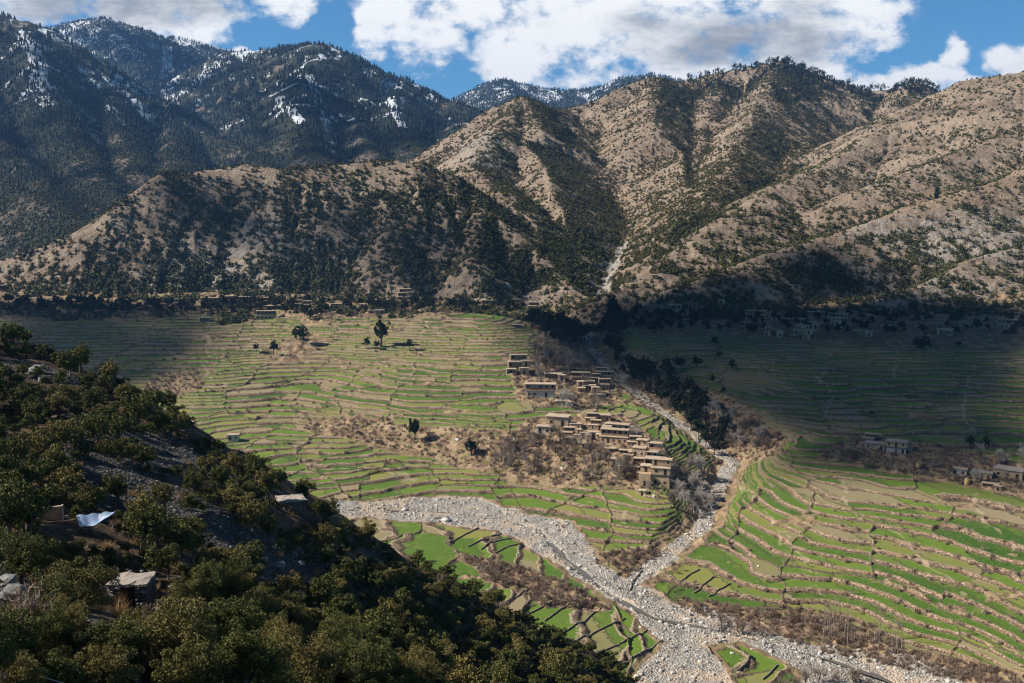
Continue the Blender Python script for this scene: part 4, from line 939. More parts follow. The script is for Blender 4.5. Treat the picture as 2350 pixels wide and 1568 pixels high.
# ------------------------------------------------------------------ bare trees
BR = [proto_tree('b', *bare(400 + i, h=8, spread=.5 + .08 * (i % 3), twigs=330), M_GREY if i % 2 else M_BARK, M_TWIG) for i in range(6)]
BP = [proto_tree('b', *bare(420 + i, h=8, spread=.5, twigs=900), M_PALET, M_PALET) for i in range(3)]
BD = [proto_tree('b', *bare(430 + i, h=5, spread=.75, depth=3, twigs=420, lean=.2), M_BARK, M_TWIG) for i in range(4)]
BRR = [proto_tree('b', *bare(440 + i, h=5, spread=.6, depth=3, twigs=500), M_BARK, M_REDT) for i in range(2)]
PO = [proto_tree('b', *poplar(450 + i), M_GREY, M_TWIG) for i in range(5)]
ZN = [ # polygon, count, height px range, protos, label
 ([(1150,1010),(1230,990),(1330,1010),(1440,1050),(1460,1110),(1290,1105),(1140,1080)], 85, (34, 62), BR, 'bare walnut-like tree on the brown hillside below the sunlit village'),
 ([(1530,1075),(1590,1070),(1620,1110),(1610,1160),(1560,1180),(1530,1130)], 20, (40, 66), BR + BP, 'bare tree in the hollow right of the tall mud-brick house'),
 ([(1560,1130),(1640,1120),(1640,1180),(1580,1200)], 9, (44, 70), BP, 'pale grey bare tree beside the side stream mouth'),
 ([(1205,800),(1300,815),(1330,860),(1230,880)], 24, (36, 60), BR, 'bare tree among the upper village houses'),
 ([(1275,890),(1350,880),(1430,910),(1420,945),(1280,935)], 22, (26, 46), BR, 'bare tree between the upper and lower village'),
 ([(1400,860),(1540,900),(1680,950),(1790,1010),(1760,1035),(1650,1030),(1560,960),(1440,900)], 210, (22, 44), BR + BP, 'grey bare tree in the shaded wood along the side ravine'),
 ([(700,975),(830,965),(1000,985),(1120,1000),(1120,1040),(950,1030),(860,1010)], 26, (18, 40), BR, 'bare tree on the brown bank below the fan terraces'),
 ([(2150,1060),(2350,1110),(2350,1135),(2180,1120),(1900,1060),(1900,1040)], 34, (26, 48), BR, 'bare tree beside the shaded houses on the right'),
 ([(2230,1030),(2350,1040),(2350,1075),(2240,1060)], 22, (26, 46), BP + BR, 'dark bare tree in the wood behind the right houses'),
 ([(1060,1290),(1200,1320),(1330,1360),(1390,1400),(1250,1395),(1130,1335)], 42, (14, 34), BD, 'small bare tree on the near bank left of the river'),
 ([(1580,1385),(1850,1420),(2050,1470),(2060,1500),(1800,1455),(1600,1405)], 40, (16, 40), BD + BRR, 'small bare tree on the far river bank below the right terraces'),
 ([(1490,1300),(1560,1300),(1620,1370),(1560,1390),(1480,1380)], 26, (12, 26), BRR, 'rusty bare shrub-like tree beside the stream junction'),
 ([(1800,1540),(1960,1550),(1960,1580),(1790,1600)], 9, (44, 80), BD, 'dark bare tree by the river at the foot of the photo'),
 ([(1640,1430),(1760,1460),(1760,1475),(1640,1450)], 6, (40, 60), BD, 'slender bare tree at the gravel edge of the river'),
 ([(20,705),(1180,705),(1180,745),(20,740)], 150, (18, 34), BR, 'bare tree at the foot of the middle hill'),
 ([(1400,745),(2350,760),(2350,795),(1480,790)], 190, (18, 36), BR + BP, 'grey bare tree at the foot of the shaded right hill'),
 ([(60,740),(1180,760),(1180,950),(560,960),(400,900),(60,850)], 66, (8, 22), BD, 'small bare fruit tree on the left terraces'),
 ([(560,1020),(1180,1100),(1160,1140),(700,1110)], 14, (14, 26), BD, 'small bare fruit tree on the flat green fields above the river'),
 ([(1700,1130),(2330,1150),(2330,1480),(2100,1440),(1750,1360)], 40, (9, 24), BD, 'small bare fruit tree on the bright right terraces'),
 ([(1500,800),(2340,820),(2340,1000),(1850,1030)], 80, (10, 26), BR, 'bare tree on the shaded right terraces'),
]
cand = []
for P, n, hr, prs, lb in ZN:
    for q in sample_px(P, n):
        h = ray(q[0], q[1], True)
        if h is None: continue
        hp = rng.uniform(*hr); cand.append((hp, h, prs[rng.integers(0, len(prs))], lb, 8.0 if prs[0] in BR or prs[0] in BP else 5.0))
for px, py, hp, pr, hh_ in [(1462,1010,55,BP[0],8),(1300,935,60,BP[1],8),(1290,938,56,BP[2],8),(1185,1005,30,BR[1],8),(925,955,34,BR[2],8),(800,1000,30,BR[3],8),(1540,1165,70,BR[4],8),(2235,1105,50,BP[0],8),(1600,1165,70,BP[1],8),(1742,1165,30,BR[5],8),(1490,1125,40,BR[1],8),(2100,1075,40,BR[2],8),(1412,1395,42,BR[0],8)]:
    h = ray(px, py, True); cand.append((hp, h, pr, 'large bare tree with a wide pale crown of twigs beside houses or fields', 8.0))
cand.sort(key=lambda c: -c[0])
rest = []
for k_, (hp, h, pr, lb, h0) in enumerate(cand):
    s = hp / FPX * h[1] / h0
    if k_ < 290: place_tree('bare_tree', pr, (h[0], h[1], h[2] - .1), s, rng.uniform(0, 6.28), lb, 'tree', lb.replace('tree', 'trees', 1), tilt=(rng.normal() * .05, rng.normal() * .08))
    else: rest.append((h, s))
def merged_bare(seed):
    tk, tw = bare(seed, h=6, spread=.65, depth=3, twigs=220); return join([tk, tw])
P_ = np.array([a[0] for a in rest]); S_ = np.array([a[1] for a in rest]) * 1.1
scatter('leafless_trees', [merged_bare(470 + i) for i in range(4)], P_, S_, rng.uniform(0, 6.28, len(P_)), M_TWIG, 'many small leafless trees dotted over terraces and hill foot')
# dead brush on the banks
def brush(seed):
    rg = np.random.default_rng(seed); n = 40; a = rg.uniform(0, 6.28, n); tl = rg.uniform(.1, .7, n)
    d = np.stack([np.cos(a) * tl, np.sin(a) * tl, np.ones(n)], 1); p = rg.normal(size=(n, 3)) * [.25, .25, 0]; e = p + d * rg.uniform(.4, 1, n)[:, None]
    s_ = np.cross(d, rg.normal(size=(n, 3))); s_ /= np.linalg.norm(s_, axis=1)[:, None]; w = .035
    V = np.stack([p - s_ * w, p + s_ * w, e + s_ * w, e - s_ * w], 1).reshape(-1, 3); return V, np.arange(n * 4).reshape(-1, 4)
bp = []
for P in SCRUB[:9] + SCRUB[9:10]:
    area = abs(sum(P[i][0] * P[i - 1][1] - P[i - 1][0] * P[i][1] for i in range(len(P)))) / 2
    for q in sample_px(P, int(min(900, area / 45))):
        h = ray(q[0], q[1], True)
        if h is not None: bp.append(h)
# brush along terrace banks
for q in sample_px([(60,740),(1200,740),(1500,960),(1600,1200),(2350,1120),(2350,1500),(1700,1380),(1000,1130),(560,1000)], 1300):
    h = ray(q[0], q[1], True)
    if h is None: continue
    f_ = Hn(h[0], h[1], TPF); 
    if f_ - math.floor(f_) > .6: bp.append(h)
bp = np.array(bp)
scatter('dry_brush', [brush(i) for i in range(5)], bp - [0, 0, .05], rng.uniform(.6, 1.7, len(bp)), rng.uniform(0, 6.28, len(bp)), M_TWIG, 'dry brown brush growing on the banks and rough ground')
# poplars
for k_, q in enumerate(sample_px([(1890,1440),(1990,1455),(2080,1480),(2080,1510),(1980,1500),(1885,1465)], 34)):
    h = ray(q[0], q[1], True); s = rng.uniform(.6, 1.05)
    place_tree('poplar_tree', PO[k_ % 5], (h[0], h[1], h[2]), s, rng.uniform(0, 6.28), 'tall slim leafless poplar in the stand beside the river', 'tree', 'slim leafless poplars beside the river', tilt=(rng.normal() * .02, rng.normal() * .03))
for px, py, hp in [(1335,850,60),(1340,856,50),(1497,905,40),(1500,905,44),(1505,905,38),(1318,838,55)]:
    h = ray(px, py, True)
    place_tree('poplar_tree', PO[1], (h[0], h[1], h[2]), hp / FPX * h[1] / 14, 0, 'slim pale poplar rising from the shaded ravine wood', 'tree', 'slim pale poplars in the shaded ravine wood')
# ------------------------------------------------------------------ stones, river, walls
def stonemat(name, c1, c2, sc_=1.5):
    m, t, b = newmat(name); p = pos(t); g = t.n.new('ShaderNodeNewGeometry')
    col = t.mix(g.outputs['Random Per Island'], c1, c2); n = t.noise(p, sc_, 5, .7)
    t.put(t.mix(t.ramp(n, .35, .7, 0, .5), col, (c1[0] * .5, c1[1] * .5, c1[2] * .5)), b.inputs['Base Color']); t.put(t.bump(n, .5, .3), b.inputs['Normal']); return m
M_STONE = stonemat('river_stone', (.30, .27, .24), (.72, .68, .62)); M_DSTONE = stonemat('slope_stone', (.10, .10, .10), (.32, .32, .32), 3)
M_WALLS = stonemat('dry_stone', (.18, .14, .10), (.42, .35, .27), 2)
def rockt(seed, base=I1, amp=.25):
    rg = np.random.default_rng(seed); v = base[0] * (1 + amp * rg.normal(size=(len(base[0]), 1)) * .6); v = v * np.array([1, rg.uniform(.6, 1), rg.uniform(.5, .8)])
    v = np.clip(v, -rg.uniform(.6, .9, 3), rg.uniform(.6, .9, 3)); return v, base[1]
RK = [rockt(i) for i in range(8)]
def rs_bed(n):
    x = rng.uniform(-140, 210, n); y = rng.uniform(260, 620, n); k_ = (nearest(BEDF, x, y) > .6); return x[k_], y[k_]
x, y = rs_bed(120000); x, y = x[:15000], y[:15000]
s = .13 + .95 * rng.random(len(x)) ** 10
scatter('river_stones', RK, np.c_[x, y, Hn(x, y) + s * .1], s, rng.uniform(0, 6.28, len(x)), M_STONE, 'countless pale rounded stones lying over the river bed')
BOULDT = [mesh_np('boulder', *rockt(60 + i, I2, .14), M_STONE, link=False) for i in range(5)]
def boulder(px, py, wpx, label, dark=False, zo=.1, me=None):
    h = ray(px, py, not dark)
    s = wpx / 2 / FPX * h[1]
    m_ = (me or (BOULDD if dark else BOULDT))[rng.integers(0, 5)]
    o = bpy.data.objects.new('boulder', m_); C.objects.link(o); o.location = (h[0], h[1], h[2] + s * zo); o.scale = (s * 1.1, s, s * rng.uniform(.7, 1)); o.rotation_euler = (rng.normal() * .2, rng.normal() * .2, rng.uniform(0, 6.28))
    return tag(o, label, 'boulder', label.replace('boulder', 'boulders', 1))
BOULDD = [mesh_np('boulder', *rockt(80 + i, I2, .16), M_DSTONE, link=False) for i in range(5)]
boulder(1577, 1424, 26, 'largest pale boulder standing in the river below the stream junction')
boulder(1003, 1150, 14, 'grey boulder at the edge of the sandy upstream gravel bar'); boulder(1023, 1196, 22, 'broad grey boulder on the near edge of the upstream gravel bar')
boulder(1655, 1462, 17, 'rounded grey boulder beside the narrow river channel'); boulder(927, 1172, 16, 'low flat boulder in the upstream gravel')
for px, py in [(1700,1452),(1725,1490),(1450,1400),(1380,1352),(1620,1475),(1330,1300),(1850,1520),(1905,1538),(1470,1440),(1290,1262),(1500,1455),(1545,1450),(1610,1430),(1960,1548),(1680,1500)]: boulder(px, py, rng.uniform(8, 13), 'medium pale boulder among the stones of the river bed')
for px, py in [(1100,1000),(870,1010),(820,990),(1180,1010),(1210,1060),(1290,1075),(1340,1090),(1500,1140),(1050,1010),(760,975),(1160,1050),(1740,1300),(2010,1500),(2110,1520),(2150,1530),(2050,1495)]: boulder(px, py, rng.uniform(7, 13), 'pale boulder lying on the brown scrubby bank')
# water
WPTS = []
PM = np.array([p for p in MAIN]); seg = np.r_[0, np.cumsum(np.linalg.norm(np.diff(PM[:, :2], axis=0), axis=1))]
tt = np.arange(0, seg[-1], 2.0); cxw = np.interp(tt, seg, PM[:, 0]); cyw = np.interp(tt, seg, PM[:, 1]); czw = np.interp(tt, seg, PM[:, 2])
tx = np.gradient(cxw); ty = np.gradient(cyw); L_ = np.hypot(tx, ty); nx, ny = -ty / L_, tx / L_
Vw = []; 
for sgn in (-1, 1): Vw.append(np.c_[cxw + sgn * nx * (1.1 + .5 * np.sin(tt * .23)) + nx * .5 * np.sin(tt * .11), cyw + sgn * ny * (1.1 + .5 * np.sin(tt * .23)) + ny * .5 * np.sin(tt * .11), czw + .72])
nW = len(tt); Fw = np.array([[i, i + 1, nW + i + 1, nW + i] for i in range(nW - 1)])
mw, t, b = newmat('stream_water', .12); b.inputs['Base Color'].default_value = (.13, .115, .09, 1); b.inputs['Specular IOR Level'].default_value = .5
t.put(t.bump(t.noise(pos(t), 2.0, 4), .5, .2), b.inputs['Normal'])
tag(mesh_np('stream_water', np.vstack(Vw), Fw, mw), 'narrow dark stream running through the pale stones', None, None, 'structure')
# dry stone walls between the low fields
def drywall(pts, hgt, th, label):
    P = [ray(px, py, True) for px, py in pts]; P = [p for p in P if p is not None]; st = []
    for a, b in zip(P[:-1], P[1:]):
        n = max(1, int(np.linalg.norm((b - a)[:2]) / .45))
        for i in range(n):
            c = a + (b - a) * (i + .5) / n; c[:2] += .3 * math.sin(i * .21)
            z = float(Hn(c[0], c[1]))
            for l in range(3):
                v = RK[rng.integers(0, 8)][0] * np.array([.42, th, hgt * .27]) * rng.uniform(.8, 1.25); ang = math.atan2(b[1] - a[1], b[0] - a[0]); c_, s_ = math.cos(ang), math.sin(ang)
                v = np.c_[v[:, 0] * c_ - v[:, 1] * s_, v[:, 0] * s_ + v[:, 1] * c_, v[:, 2]]
                st.append((v + [c[0] + rng.normal() * .06, c[1] + rng.normal() * .06, z + hgt * (.1 + .3 * l)], I1[1]))
    return tag(mesh_np('stone_wall', *join(st), M_WALLS), label, 'wall', None, 'thing')
for pts, lb in [([(1214,1409),(1274,1376)], 'short dark dry stone wall at the top of the low plots left of the river'), ([(1249,1426),(1306,1386)], 'dark dry stone wall second down among the low river plots'),
  ([(1289,1456),(1330,1430),(1376,1399)], 'dark dry stone wall third down among the low river plots'), ([(1299,1489),(1365,1452),(1434,1421)], 'long dark dry stone wall fourth down among the low river plots'),
  ([(1364,1504),(1420,1480),(1481,1449)], 'long dark dry stone wall fifth down beside the bare rocky plot'), ([(1419,1529),(1470,1500),(1521,1471)], 'lowest dark dry stone wall ending at the gravel'),
  ([(1184,1371),(1211,1354)], 'short stone wall above a small green plot near the oak slope'), ([(1031,1244),(1066,1228),(1099,1211)], 'curved dark stone wall of the small green plot beside the upstream gravel'),
  ([(1073,1256),(1110,1238),(1151,1224)], 'dark stone wall between two upper plots left of the river'), ([(1103,1262),(1130,1245),(1175,1235)], 'low stone wall crossing the rounded green plots left of the river'),
  ([(1135,1268),(1165,1255),(1198,1250)], 'lower stone wall of the rounded green plots left of the river'), ([(1444,1358),(1452,1335),(1474,1309)], 'tall dark stone wall running up beside the side stream junction'),
  ([(1617,1479),(1630,1500),(1650,1516)], 'pale stone wall along the left side of the island plot'), ([(1560,1340),(1585,1318),(1604,1308)], 'small dark stone wall left of the three little plots'),
  ([(1592,1362),(1618,1340),(1640,1322)], 'small dark stone wall in the middle of the little plots'), ([(1625,1370),(1655,1352),(1676,1340)], 'small dark stone wall right of the little plots'),
  ([(1690,1540),(1712,1525),(1722,1505)], 'curved dark wall inside the island plot'), ([(1750,1560),(1768,1545),(1782,1528)], 'dark curved wall at the river side of the island plot'),
  ([(1400,1405),(1330,1395),(1310,1385)], 'thin pale stone wall along the top of the low plots')]:
    drywall(pts, .62, .28, lb)
# rubble and boulders on the foreground slope
x, y = rng.uniform(-100, 40, 60000), rng.uniform(16, 215, 60000)
k_ = (nearest(REG, x, y) == 1) & (rng.random(len(x)) < np.clip(Hn(x, y, SCREE) * 1.1 - .1, 0.02, 1)); x, y = x[k_][:9000], y[k_][:9000]
s = .04 + .22 * rng.random(len(x)) ** 3
scatter('slope_rubble', RK, np.c_[x, y, Hn(x, y)], s, rng.uniform(0, 6.28, len(x)), M_DSTONE, 'loose angular rubble covering the dark slope')
for px, py, w in [(480,1515,30)]: pass
for px, py, w, lb in [(345,1455,60,'big pale boulder just below the stone hut'),(300,1440,34,'cracked grey boulder beside the hut doorway'),(640,1300,34,'split pale rock block in the dark outcrop'),(605,1285,26,'pale squarish rock beside the split block'),(690,1295,22,'bluish boulder below the split rock block'),(720,1265,20,'pale rock under the lean-to shelter'),(30,1370,70,'jagged pale outcrop at the left edge of the slope'),(75,1400,50,'jagged rock beside the pale outcrop'),(15,1335,50,'upper slab of the pale outcrop'),(500,1045,16,'small pale rock on the scree brow'),(560,1180,18,'dull rock among oaks on the mid slope'),(80,855,40,'light grey rock slab high on the slope'),(100,875,30,'light grey boulder under the rock slab'),(240,1330,24,'grey boulder left of the hut roof'),(650,1500,26,'pale rock showing between the lower oaks'),(860,1290,22,'pale rock near the crest of the oak slope'),(1090,1425,20,'pale rock between oaks low on the slope')]:
    boulder(px, py, w, lb, dark=True)
def tuft(seed):
    rg = np.random.default_rng(seed); n = 160; a = rg.uniform(0, 6.28, n); tl = rg.uniform(.1, 1.1, n)
    d = np.stack([np.cos(a) * tl, np.sin(a) * tl, np.ones(n)], 1); p = rg.normal(size=(n, 3)) * [.12, .12, 0]; e = p + d * rg.uniform(.25, .6, n)[:, None]
    s_ = np.cross(d, rg.normal(size=(n, 3))); s_ /= np.linalg.norm(s_, axis=1)[:, None]; w = .008
    V = np.stack([p - s_ * w, p + s_ * w, e + s_ * w * .3, e - s_ * w * .3], 1).reshape(-1, 3); return V, np.arange(n * 4).reshape(-1, 4)
mg, t, b = newmat('dry_grass'); b.inputs['Base Color'].default_value = (.42, .27, .12, 1)
tp_ = []
for q in sample_px([(0,1430),(80,1420),(110,1460),(60,1490),(0,1490)], 26) + sample_px([(700,1480),(760,1480),(760,1520),(700,1520)], 8) + sample_px(PS, 160):
    h = ray(q[0], q[1]); 
    if h is not None: tp_.append(h)
tp_ = np.array(tp_); scatter('dry_grass', [tuft(i) for i in range(4)], tp_, rng.uniform(.5, 1.4, len(tp_)), rng.uniform(0, 6.28, len(tp_)), mg, 'tufts of dry orange grass on the stony slope')

# ------------------------------------------------------------------ houses
def wallmat(name, c1, c2, sc_=.9, course=True):
    m, t, b = newmat(name); p = pos(t); n = t.noise(p, sc_, 5, .65); n2 = t.noise(t.scale(p, (1, 1, 3.2)), 2.2, 4, .7)
    oi = t.n.new('ShaderNodeObjectInfo')
    col = t.mix(t.ramp(n, .35, .65), c1, c2)
    if course: col = t.mix(t.ramp(n2, .48, .66, 0, .55), col, (c1[0] * .5, c1[1] * .48, c1[2] * .45))
    col = t.mix(t.m('MULTIPLY', oi.outputs['Random'], .3), col, (c1[0] * .75, c1[1] * .75, c1[2] * .78))
    t.put(col, b.inputs['Base Color']); t.put(t.bump(n2, .5, .12), b.inputs['Normal']); return m
M_MUD = wallmat('mud_stone_wall', (.38, .27, .18), (.56, .42, .29)); M_WHITE = wallmat('whitewash', (.44, .40, .35), (.60, .56, .50), 1, False)
M_ROOF = wallmat('earth_roof', (.40, .31, .22), (.54, .43, .32), .6, False); M_WOOD = wallmat('weathered_wood', (.16, .11, .07), (.30, .21, .14), 3, False)
M_RED = wallmat('red_brown_board', (.36, .15, .07), (.48, .21, .10), 3, False); M_DARKW = wallmat('dark_opening', (.02, .017, .014), (.04, .033, .027), 2, False)
M_GREYR = wallmat('grey_roof', (.30, .26, .225), (.42, .37, .32), .6, False); M_TIN = wallmat('tin_sheet', (.60, .64, .68), (.72, .76, .80), 2, False)
M_CLOTH = wallmat('red_cloth', (.55, .04, .04), (.7, .08, .06), 2, False)
QB = np.array([[0,3,2,1],[4,5,6,7],[0,1,5,4],[1,2,6,5],[2,3,7,6],[3,0,4,7]])
def box(x0, y0, z0, x1, y1, z1, jit=0.0):
    v = np.array([[x0,y0,z0],[x1,y0,z0],[x1,y1,z0],[x0,y1,z0],[x0,y0,z1],[x1,y0,z1],[x1,y1,z1],[x0,y1,z1]], float); return v, QB.copy()
def roofslab(x0, y0, x1, y1, z, rg, ov=.3, th=.24):
    """uneven earth roof: a grid slab with a ragged rim"""
    nx_, ny_ = 8, 5; xs = np.linspace(x0 - ov, x1 + ov, nx_); ys_ = np.linspace(y0 - ov * 1.5, y1 + ov * .6, ny_)
    X, Y = np.meshgrid(xs, ys_); ed = np.zeros(X.shape, bool); ed[0] = ed[-1] = True; ed[:, 0] = ed[:, -1] = True
    X = X + np.where(ed, rg.normal(size=X.shape) * .07, 0); Y = Y + np.where(ed, rg.normal(size=X.shape) * .07, 0)
    zt = z + th + rg.normal(size=X.shape) * .035 - np.where(ed, .06, 0)
    top = np.stack([X, Y, zt], -1).reshape(-1, 3); bot = np.stack([X, Y, np.full(X.shape, z)], -1).reshape(-1, 3)
    n = nx_ * ny_; F = []
    for j in range(ny_ - 1):
        for i in range(nx_ - 1):
            a = j * nx_ + i; F.append([a, a + 1, a + nx_ + 1, a + nx_]); F.append([n + a, n + a + nx_, n + a + nx_ + 1, n + a + 1])
    for i in range(nx_ - 1):
        F.append([n + i, n + i + 1, i + 1, i]); a = (ny_ - 1) * nx_ + i; F.append([a, a + 1, n + a + 1, n + a])
    for j in range(ny_ - 1):
        a = j * nx_; F.append([a, a + nx_, n + a + nx_, n + a]); a = j * nx_ + nx_ - 1; F.append([n + a, n + a + nx_, a + nx_, a])
    return np.vstack([top, bot]), np.array(F)
def proto_house(spec, seed):
    """spec: list of blocks (x0, y0, z0, w, d, h, kind, white); returns list of (name, mesh, [children])"""
    rg = np.random.default_rng(seed); parts = []
    for (x0, y0, z0, w, d, h, kind, mt) in spec:
        x1, y1, z1 = x0 + w, y0 + d, z0 + h; zb = z0 - (3.5 if z0 < .1 else 0)
        wm = {0: M_MUD, 1: M_WHITE}[mt]
        if kind == 'porch':
            pd = min(1.9, d * .45)
            wl_ = [box(x0, y0 + pd, z0, x1, y1, z1), box(x0, y0, z0 - .25, x1, y0 + pd - .003, z0)]
            if zb < z0: wl_.append(box(x0 + .003, y0 + .003, zb, x1 - .003, y1 - .003, z0 - .253))
            wl_.append(box(x0, y0 + .1, z0 + .003, x0 + .35, y0 + pd - .003, z1)); 
            parts.append(('wall', join(wl_), wm, []))
            n = max(2, int(w / 2.6)); 
            for i in range(1, n + 1):
                xx = x0 + w * i / n - .12; parts.append(('post', box(xx - .1, y0 + .12, z0, xx + .1, y0 + .32, z1), M_WOOD, []))
            if rg.random() < .75: parts.append(('railing', join([box(x0 + .4, y0 + .02, z0 + .15, x1 - .35, y0 + .1, z0 + .85)]), M_RED if mt else M_WOOD, []))
            fy = y0 + pd
        else:
            parts.append(('wall', box(x0, y0, zb, x1, y1, z1), wm, [])); fy = y0
        # openings
        n = max(1, int(w / 2.7)); dd = rg.integers(0, n)
        for i in range(n):
            xc = x0 + w * (i + .5) / n
            if i == dd: parts.append(('door', box(xc - .45, fy - .05, z0 + .05, xc + .45, fy + .1, z0 + 1.85), M_DARKW, [('door_frame', join([box(xc - .6, fy - .09, z0 + .05, xc - .45, fy + .08, z0 + 2.0), box(xc + .45, fy - .09, z0 + .05, xc + .6, fy + .08, z0 + 2.0), box(xc - .448, fy - .09, z0 + 1.85, xc + .448, fy + .08, z0 + 2.0)]), M_WOOD)]))
            elif rg.random() < .85: parts.append(('window', box(xc - .4, fy - .05, z0 + .85, xc + .4, fy + .1, z0 + 1.65), M_DARKW, [('window_frame', join([box(xc - .55, fy - .09, z0 + .7, xc - .4, fy + .08, z0 + 1.8), box(xc + .4, fy - .09, z0 + .7, xc + .55, fy + .08, z0 + 1.8), box(xc - .398, fy - .09, z0 + 1.65, xc + .398, fy + .08, z0 + 1.8)]), M_WOOD if not mt else M_RED)]))
        # side window to the left
        if d > 3.5 and h > 2.2 and kind != 'porch': parts.append(('window', box(x0 - .05, y0 + d * .4, z0 + .9, x0 + .1, y0 + d * .4 + .8, z0 + 1.6), M_DARKW, []))
        if kind != 'plain':
            ro = roofslab(x0, y0, x1, y1, z1 + .16, rg)
            bm_ = [box(x0 + w * (k_ + .5) / (int(w) + 1) - .07, y0 - .65, z1, x0 + w * (k_ + .5) / (int(w) + 1) + .07, y1 + .2, z1 + .157) for k_ in range(int(w) + 1)]
            parts.append(('roof', ro, M_GREYR if kind == 'grey' else M_ROOF, [('roof_beams', join(bm_), M_WOOD)]))
    out = []
    for nm, g, mt_, ch in parts: out.append((nm, mesh_np(nm, g[0], g[1], mt_, link=False), [(cn, mesh_np(cn, cg[0], cg[1], cm, link=False)) for cn, cg, cm in ch]))
    xs = [b_[0] for b_ in spec] + [b_[0] + b_[3] for b_ in spec]
    return out, min(xs), max(xs)
HP = {
 'hut': [(0,0,0,4.5,4,2.4,'room',0)],
 'single': [(0,0,0,8,5,2.7,'room',0)],
 'porch': [(0,0,0,9,5.5,2.7,'porch',0)],
 'long': [(0,0,0,14,5,2.6,'porch',0)],
 'longtwo': [(0,0,0,14,5.5,2.5,'room',0),(0,1.2,2.95,14,4.3,2.4,'porch',0)],
 'step2': [(0,0,0,9,4.5,2.6,'room',0),(1.5,3.4,3.05,9,4.5,2.5,'porch',0)],
 'step3': [(0,0,0,5,4,2.5,'porch',0),(7.2,0.4,0,5,4,2.9,'room',0),(1.2,3.2,2.95,7,4.5,2.5,'porch',0),(8.5,3.6,3.35,5,4.2,2.5,'room',0),(2.6,7.0,5.9,9,4,2.3,'porch',0)],
 'tower': [(0,0,0,5,6.5,4.4,'plain',0),(5.003,1.6,0,8,5.2,4.2,'plain',0),(5.3,1.0,4.25,7.8,3,2.2,'room',0),(0.2,3.4,4.45,4.7,4,2.0,'room',0),(5.1,5.2,6.9,8.2,3.5,1.9,'room',0)],
 'white': [(0,0,0,12,4.6,2.5,'porch',1)],
 'whitehut': [(0,0,0,6,4.2,2.4,'room',1)],
 'redwhite': [(0,0,0,14,5,2.5,'room',1),(-.6,-.4,2.95,15.2,5,2.3,'porch',1)],
 'complex': [(0,0,0,7,6,3.4,'room',0),(7.6,-1.0,0,6,4,2.3,'porch',1),(1,5.2,3.85,6,4,2.2,'room',0),(7.8,3.4,3.0,7,4.2,2.4,'porch',1)],
 'lshape': [(0,2,0,10,4.6,2.6,'porch',0),(8.0,-1.6,0,4.2,3.5,2.5,'room',0)],
 'greytwo': [(0,0,0,9,5.5,2.4,'room',1),(-.2,-.7,2.85,9.4,6,2.3,'grey',0)],
 'greyone': [(0,0,0,9.5,6,2.7,'grey',0)],
 'cluster': [(0,0,0,5,4,2.5,'room',0),(4.0,4.3,0.8,8,4,2.5,'porch',0),(0.5,5.0,3.1,4,4,2.2,'room',0),(9.2,-.4,0,4.5,4.2,2.9,'room',0)],
}
HPR = {}
def house(px, py, wpx, kind, label, rz=None, cat='house', group=None, name='mud_brick_house', yaw=None, variant=0):
    key = (kind, variant)
    if key not in HPR: HPR[key] = proto_house(HP[kind], sum(map(ord, kind)) + 31 * variant)
    parts, xa, xb = HPR[key]
    h = ray(px, py, True)
    if h is None: return
    az_ = math.atan2(h[0], h[1]); s = (1.08 if py > 830 and px < 1600 else .88) * wpx / FPX * h[1] / (xb - xa); s = min(max(s, .62), 1.5)
    rz = -az_ + (rng.uniform(-.22, .12) if rz is None else rz)
    c_, s_ = math.cos(rz), math.sin(rz); xm = (xa + xb) / 2 * s
    o = bpy.data.objects.new(name, None); C.objects.link(o); o.scale = (s, s, s * (1.2 if py > 830 and px < 1600 else 1.05))
    o.location = (h[0] - xm * c_, h[1] - xm * s_, h[2] + .05); o.rotation_euler = (0, 0, rz)
    for nm, me, ch in parts:
        p = bpy.data.objects.new(nm, me); C.objects.link(p); p.parent = o
        for cn, cm in ch: q = bpy.data.objects.new(cn, cm); C.objects.link(q); q.parent = p
    houses.append(o); return tag(o, label, cat, group)
houses = []
DESC = dict(hut='small flat-roofed mud hut', single='single-room flat-roofed mud house', porch='flat-roofed mud house with porch', long='long low mud house with porch', longtwo='long two-storey mud house with upper porch', step2='two-tier stepped mud house',
  step3='three-tier stepped mud house', tower='tall two-storey mud house with stacked roofs', white='white-walled house with red railed porch', whitehut='small whitewashed house', redwhite='white two-storey house with red-brown balcony', complex='mixed mud and white house', lshape='mud house with porch and side room', greytwo='grey-roofed two-storey house, white below', greyone='grey-roofed stone house', cluster='cluster house of joined mud rooms')
ORD = ['first', 'second', 'third', 'fourth', 'fifth', 'sixth', 'seventh', 'eighth', 'ninth', 'tenth', 'eleventh', 'twelfth', 'thirteenth', 'fourteenth', 'fifteenth', 'sixteenth', 'seventeenth', 'eighteenth', 'nineteenth', 'twentieth']
